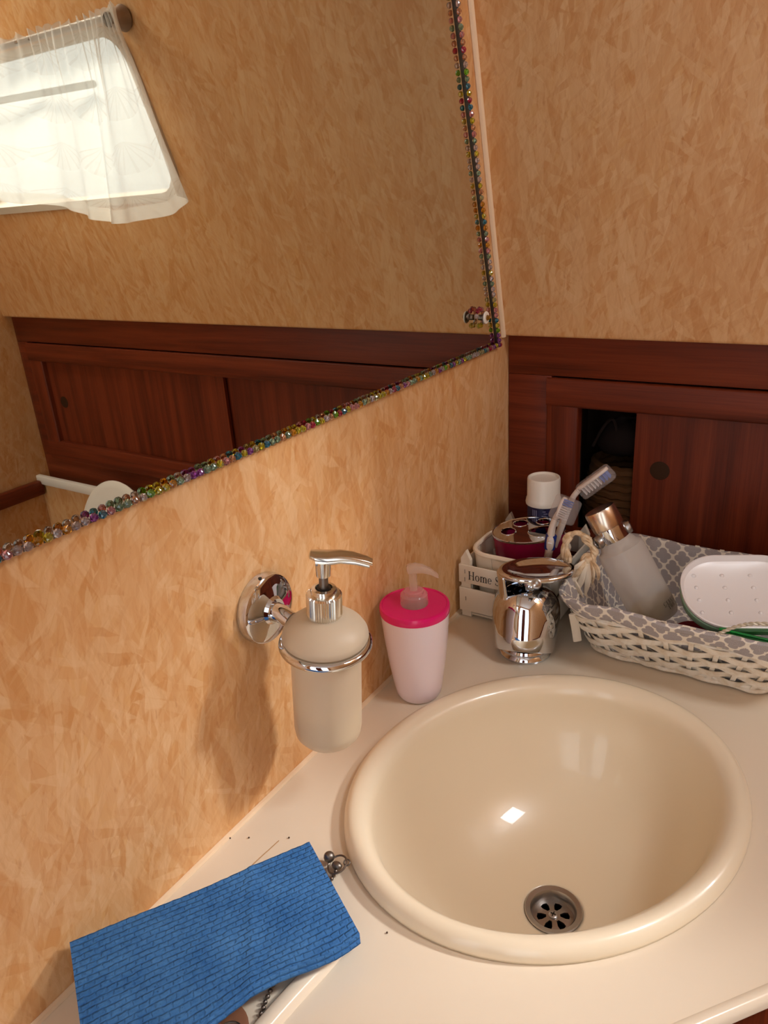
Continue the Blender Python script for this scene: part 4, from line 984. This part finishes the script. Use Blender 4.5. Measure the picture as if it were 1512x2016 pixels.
fine = n.noise(uv, 1000, 3, .65); big = n.noise(uv, 26, 3); mid = n.noise(uv, 240, 3, .6)
gapm = n.ramp(n.noise(n.map(uv, scale=(.6, 1, 1)), 210, 3, .6), [(.38, (.15, .15, .15)), (.58, (1, 1, 1))])
row = n.math('SUBTRACT', 1.0, n.math('MULTIPLY', n.math('SUBTRACT', 1.0, row), gapm))
relief = n.math('ADD', n.math('MULTIPLY', row, .5), n.math('MULTIPLY', br.outputs['Color'], .5))
pits = n.ramp(n.noise(uv, 420, 2), [(.64, (0, 0, 0)), (.74, (1, 1, 1))])
cc = n.ramp(n.math('ADD', n.math('MULTIPLY', big, .6), n.math('MULTIPLY', mid, .4)), [(.35, srgb(48, 100, 163)), (.65, srgb(76, 132, 194))])
cc = n.mix(n.math('MULTIPLY', n.math('SUBTRACT', 1.0, relief), .34), cc, srgb(26, 60, 112)); cc = n.mix(n.math('MULTIPLY', pits, .55), cc, srgb(22, 50, 92))
hh = n.math('ADD', relief, n.math('ADD', n.math('MULTIPLY', fine, .35), n.math('MULTIPLY', mid, .5)))
n.bsdf(cc, .9, normal=n.bump(hh, .75, .0015), Specular_IOR_Level=.15)
M_sponge = n.m
def layer(z_top, name, sh=0):
    m = MB(); nu, nv = 70, 36
    off = Vector((0, 0, 1)) * z_top
    m.grid(lambda u, v: spz(u, v) + off + Vector((0, 0, 0)), nu, nv, lambda u, v: (u * .186, v * .099))
    m.grid(lambda u, v: spz(u, v) + off - Vector((0, 0, thk)), nu, nv, lambda u, v: (u * .186, v * .099))
    for fn in ((lambda u, v: spz(u, 0) + off - Vector((0, 0, thk * v))), (lambda u, v: spz(u, 1) + off - Vector((0, 0, thk * v)))): m.grid(fn, nu, 2, lambda u, v: (u * .186, v * thk))
    for fn in ((lambda u, v: spz(0, u) + off - Vector((0, 0, thk * v))), (lambda u, v: spz(1, u) + off - Vector((0, 0, thk * v)))): m.grid(fn, nv, 2, lambda u, v: (u * .1, v * thk))
    return m.build(name, M_sponge, sp, smooth=40)
layer(0, 'upper_layer'); layer(-thk - .0006, 'lower_layer')
# plug with chain: ring and big ball end beside the cloth's far corner, chain reappearing at the near side
pg = thing('plug_chain', P(660, 1698, 2, 0), 'tarnished ball chain with ring and plug under the blue cloth', 'plug chain')
M_bead = M_oldmetal
rcn = P(664, 1702, 2, .006); RMx = frame(rcn, rt_, (-.25, -.25, 1))
MB().tube([RMx @ Vector((.0083 * math.cos(a), .0083 * math.sin(a), 0)) for a in [2 * PI * k / 28 for k in range(28)]], .0008, 8, closed=True).build('ring', M_bead, pg)
MB().sphere(P(648, 1687, 2, .007), .0046, 16).build('end_ball', M_bead, pg)
MB().sphere(P(663, 1704, 2, .0052), .0038, 12, sc=(1.25, .9, .8)).build('clasp', M_bead, pg)
MB().tube([P(683, 1698, 2, .006) + Vector((.0026 * math.cos(a), .0022 * math.sin(a), .001 * math.sin(a))) for a in [2 * PI * k / 16 for k in range(16)]], .0006, 6, closed=True).build('small_link', M_bead, pg)
bm_ = MB().sphere((0, 0, 0), .0017, 10).mesh('bead', M_bead, 180)
cpts = catmull([P(665, 1706, 2, .0050), P(660, 1718, 2, .0032), P(655, 1727, 2, .0026), (.115, -.612, .009), (.118, -.645, .004), P(527, 1962, 2, .0022), P(521, 1978, 2, .0020), P(513, 1998, 2, .0020), P(505, 2022, 2, .0020), P(470, 2040, 2, .0022)], 40)
acc = 0; last = cpts[0]
for p in cpts:
    acc += (p - last).length; last = p
    if acc >= .0039:
        acc = 0; b = bpy.data.objects.new('bead', bm_); COL.objects.link(b); b.parent = pg; b.matrix_parent_inverse = world_of(pg).inverted(); b.location = p
pc = P(424, 2040, 2, .006)
MB().lathe([(.017, -.0045), (.0215, .001), (.0222, .0035), (.0205, .0046), (.006, .0050), (.0045, .0075), (0, .0078)], 32, Matrix.Translation(pc)).build('plug', plain('brown_rubber_plug', srgb(128, 86, 62), .45), pg, label='brown rubber plug')
MB().tube([pc + Vector((.012 + .0085 * math.cos(a), .002 + .0085 * math.sin(a), .0075)) for a in [2 * PI * k / 24 for k in range(24)]], .0008, 8, closed=True).build('plug_ring', M_bead, pg)

# ------------------------------------------------------------------ what only the mirror shows: rail, ledge strip, lid
def mz(u, v, ax, val):
    p = P(u, v, ax, -val + .009 if ax == 0 else val); return Vector((.009 - p.x, p.y, p.z))
m = MB(); m.box((W - .009, -.55, -.031), (.018, 1.04, .032), bev=.004); struct(m.build('trim_3', M_woody))
m = MB(); m.box((.905, -.029, -.014), (.398, .012, .020), bev=.003); struct(m.build('trim_4', M_white))
m = MB(); m.poly([(.705, FZ), (W - .001, FZ), (W - .001, -.024), (.705, -.024)], [], lambda x, z, d: Vector((x, -.026 + .02 * d, z)), True, lambda x, z: (x, z)); struct(m.build('wall_lower', M_panR, smooth=0))
t = thing('toilet_lid', (.90, -.06, -.14), 'raised white round lid in front of the ledge, lower left in the mirror', 'lid')
lm = frame((.818, -.062, -.088), (1, 0, 0), (.05, -1, .25))
MB().lathe([(0, 0), (.105, 0), (.113, .002), (.115, .006), (.110, .009), (.10, .0095), (0, .0085)], 56, lm).build('lid', M_white, t)
MB().box((0, -.118, .004), (.05, .02, .008), lm, bev=.002).build('hinge', M_white, t)
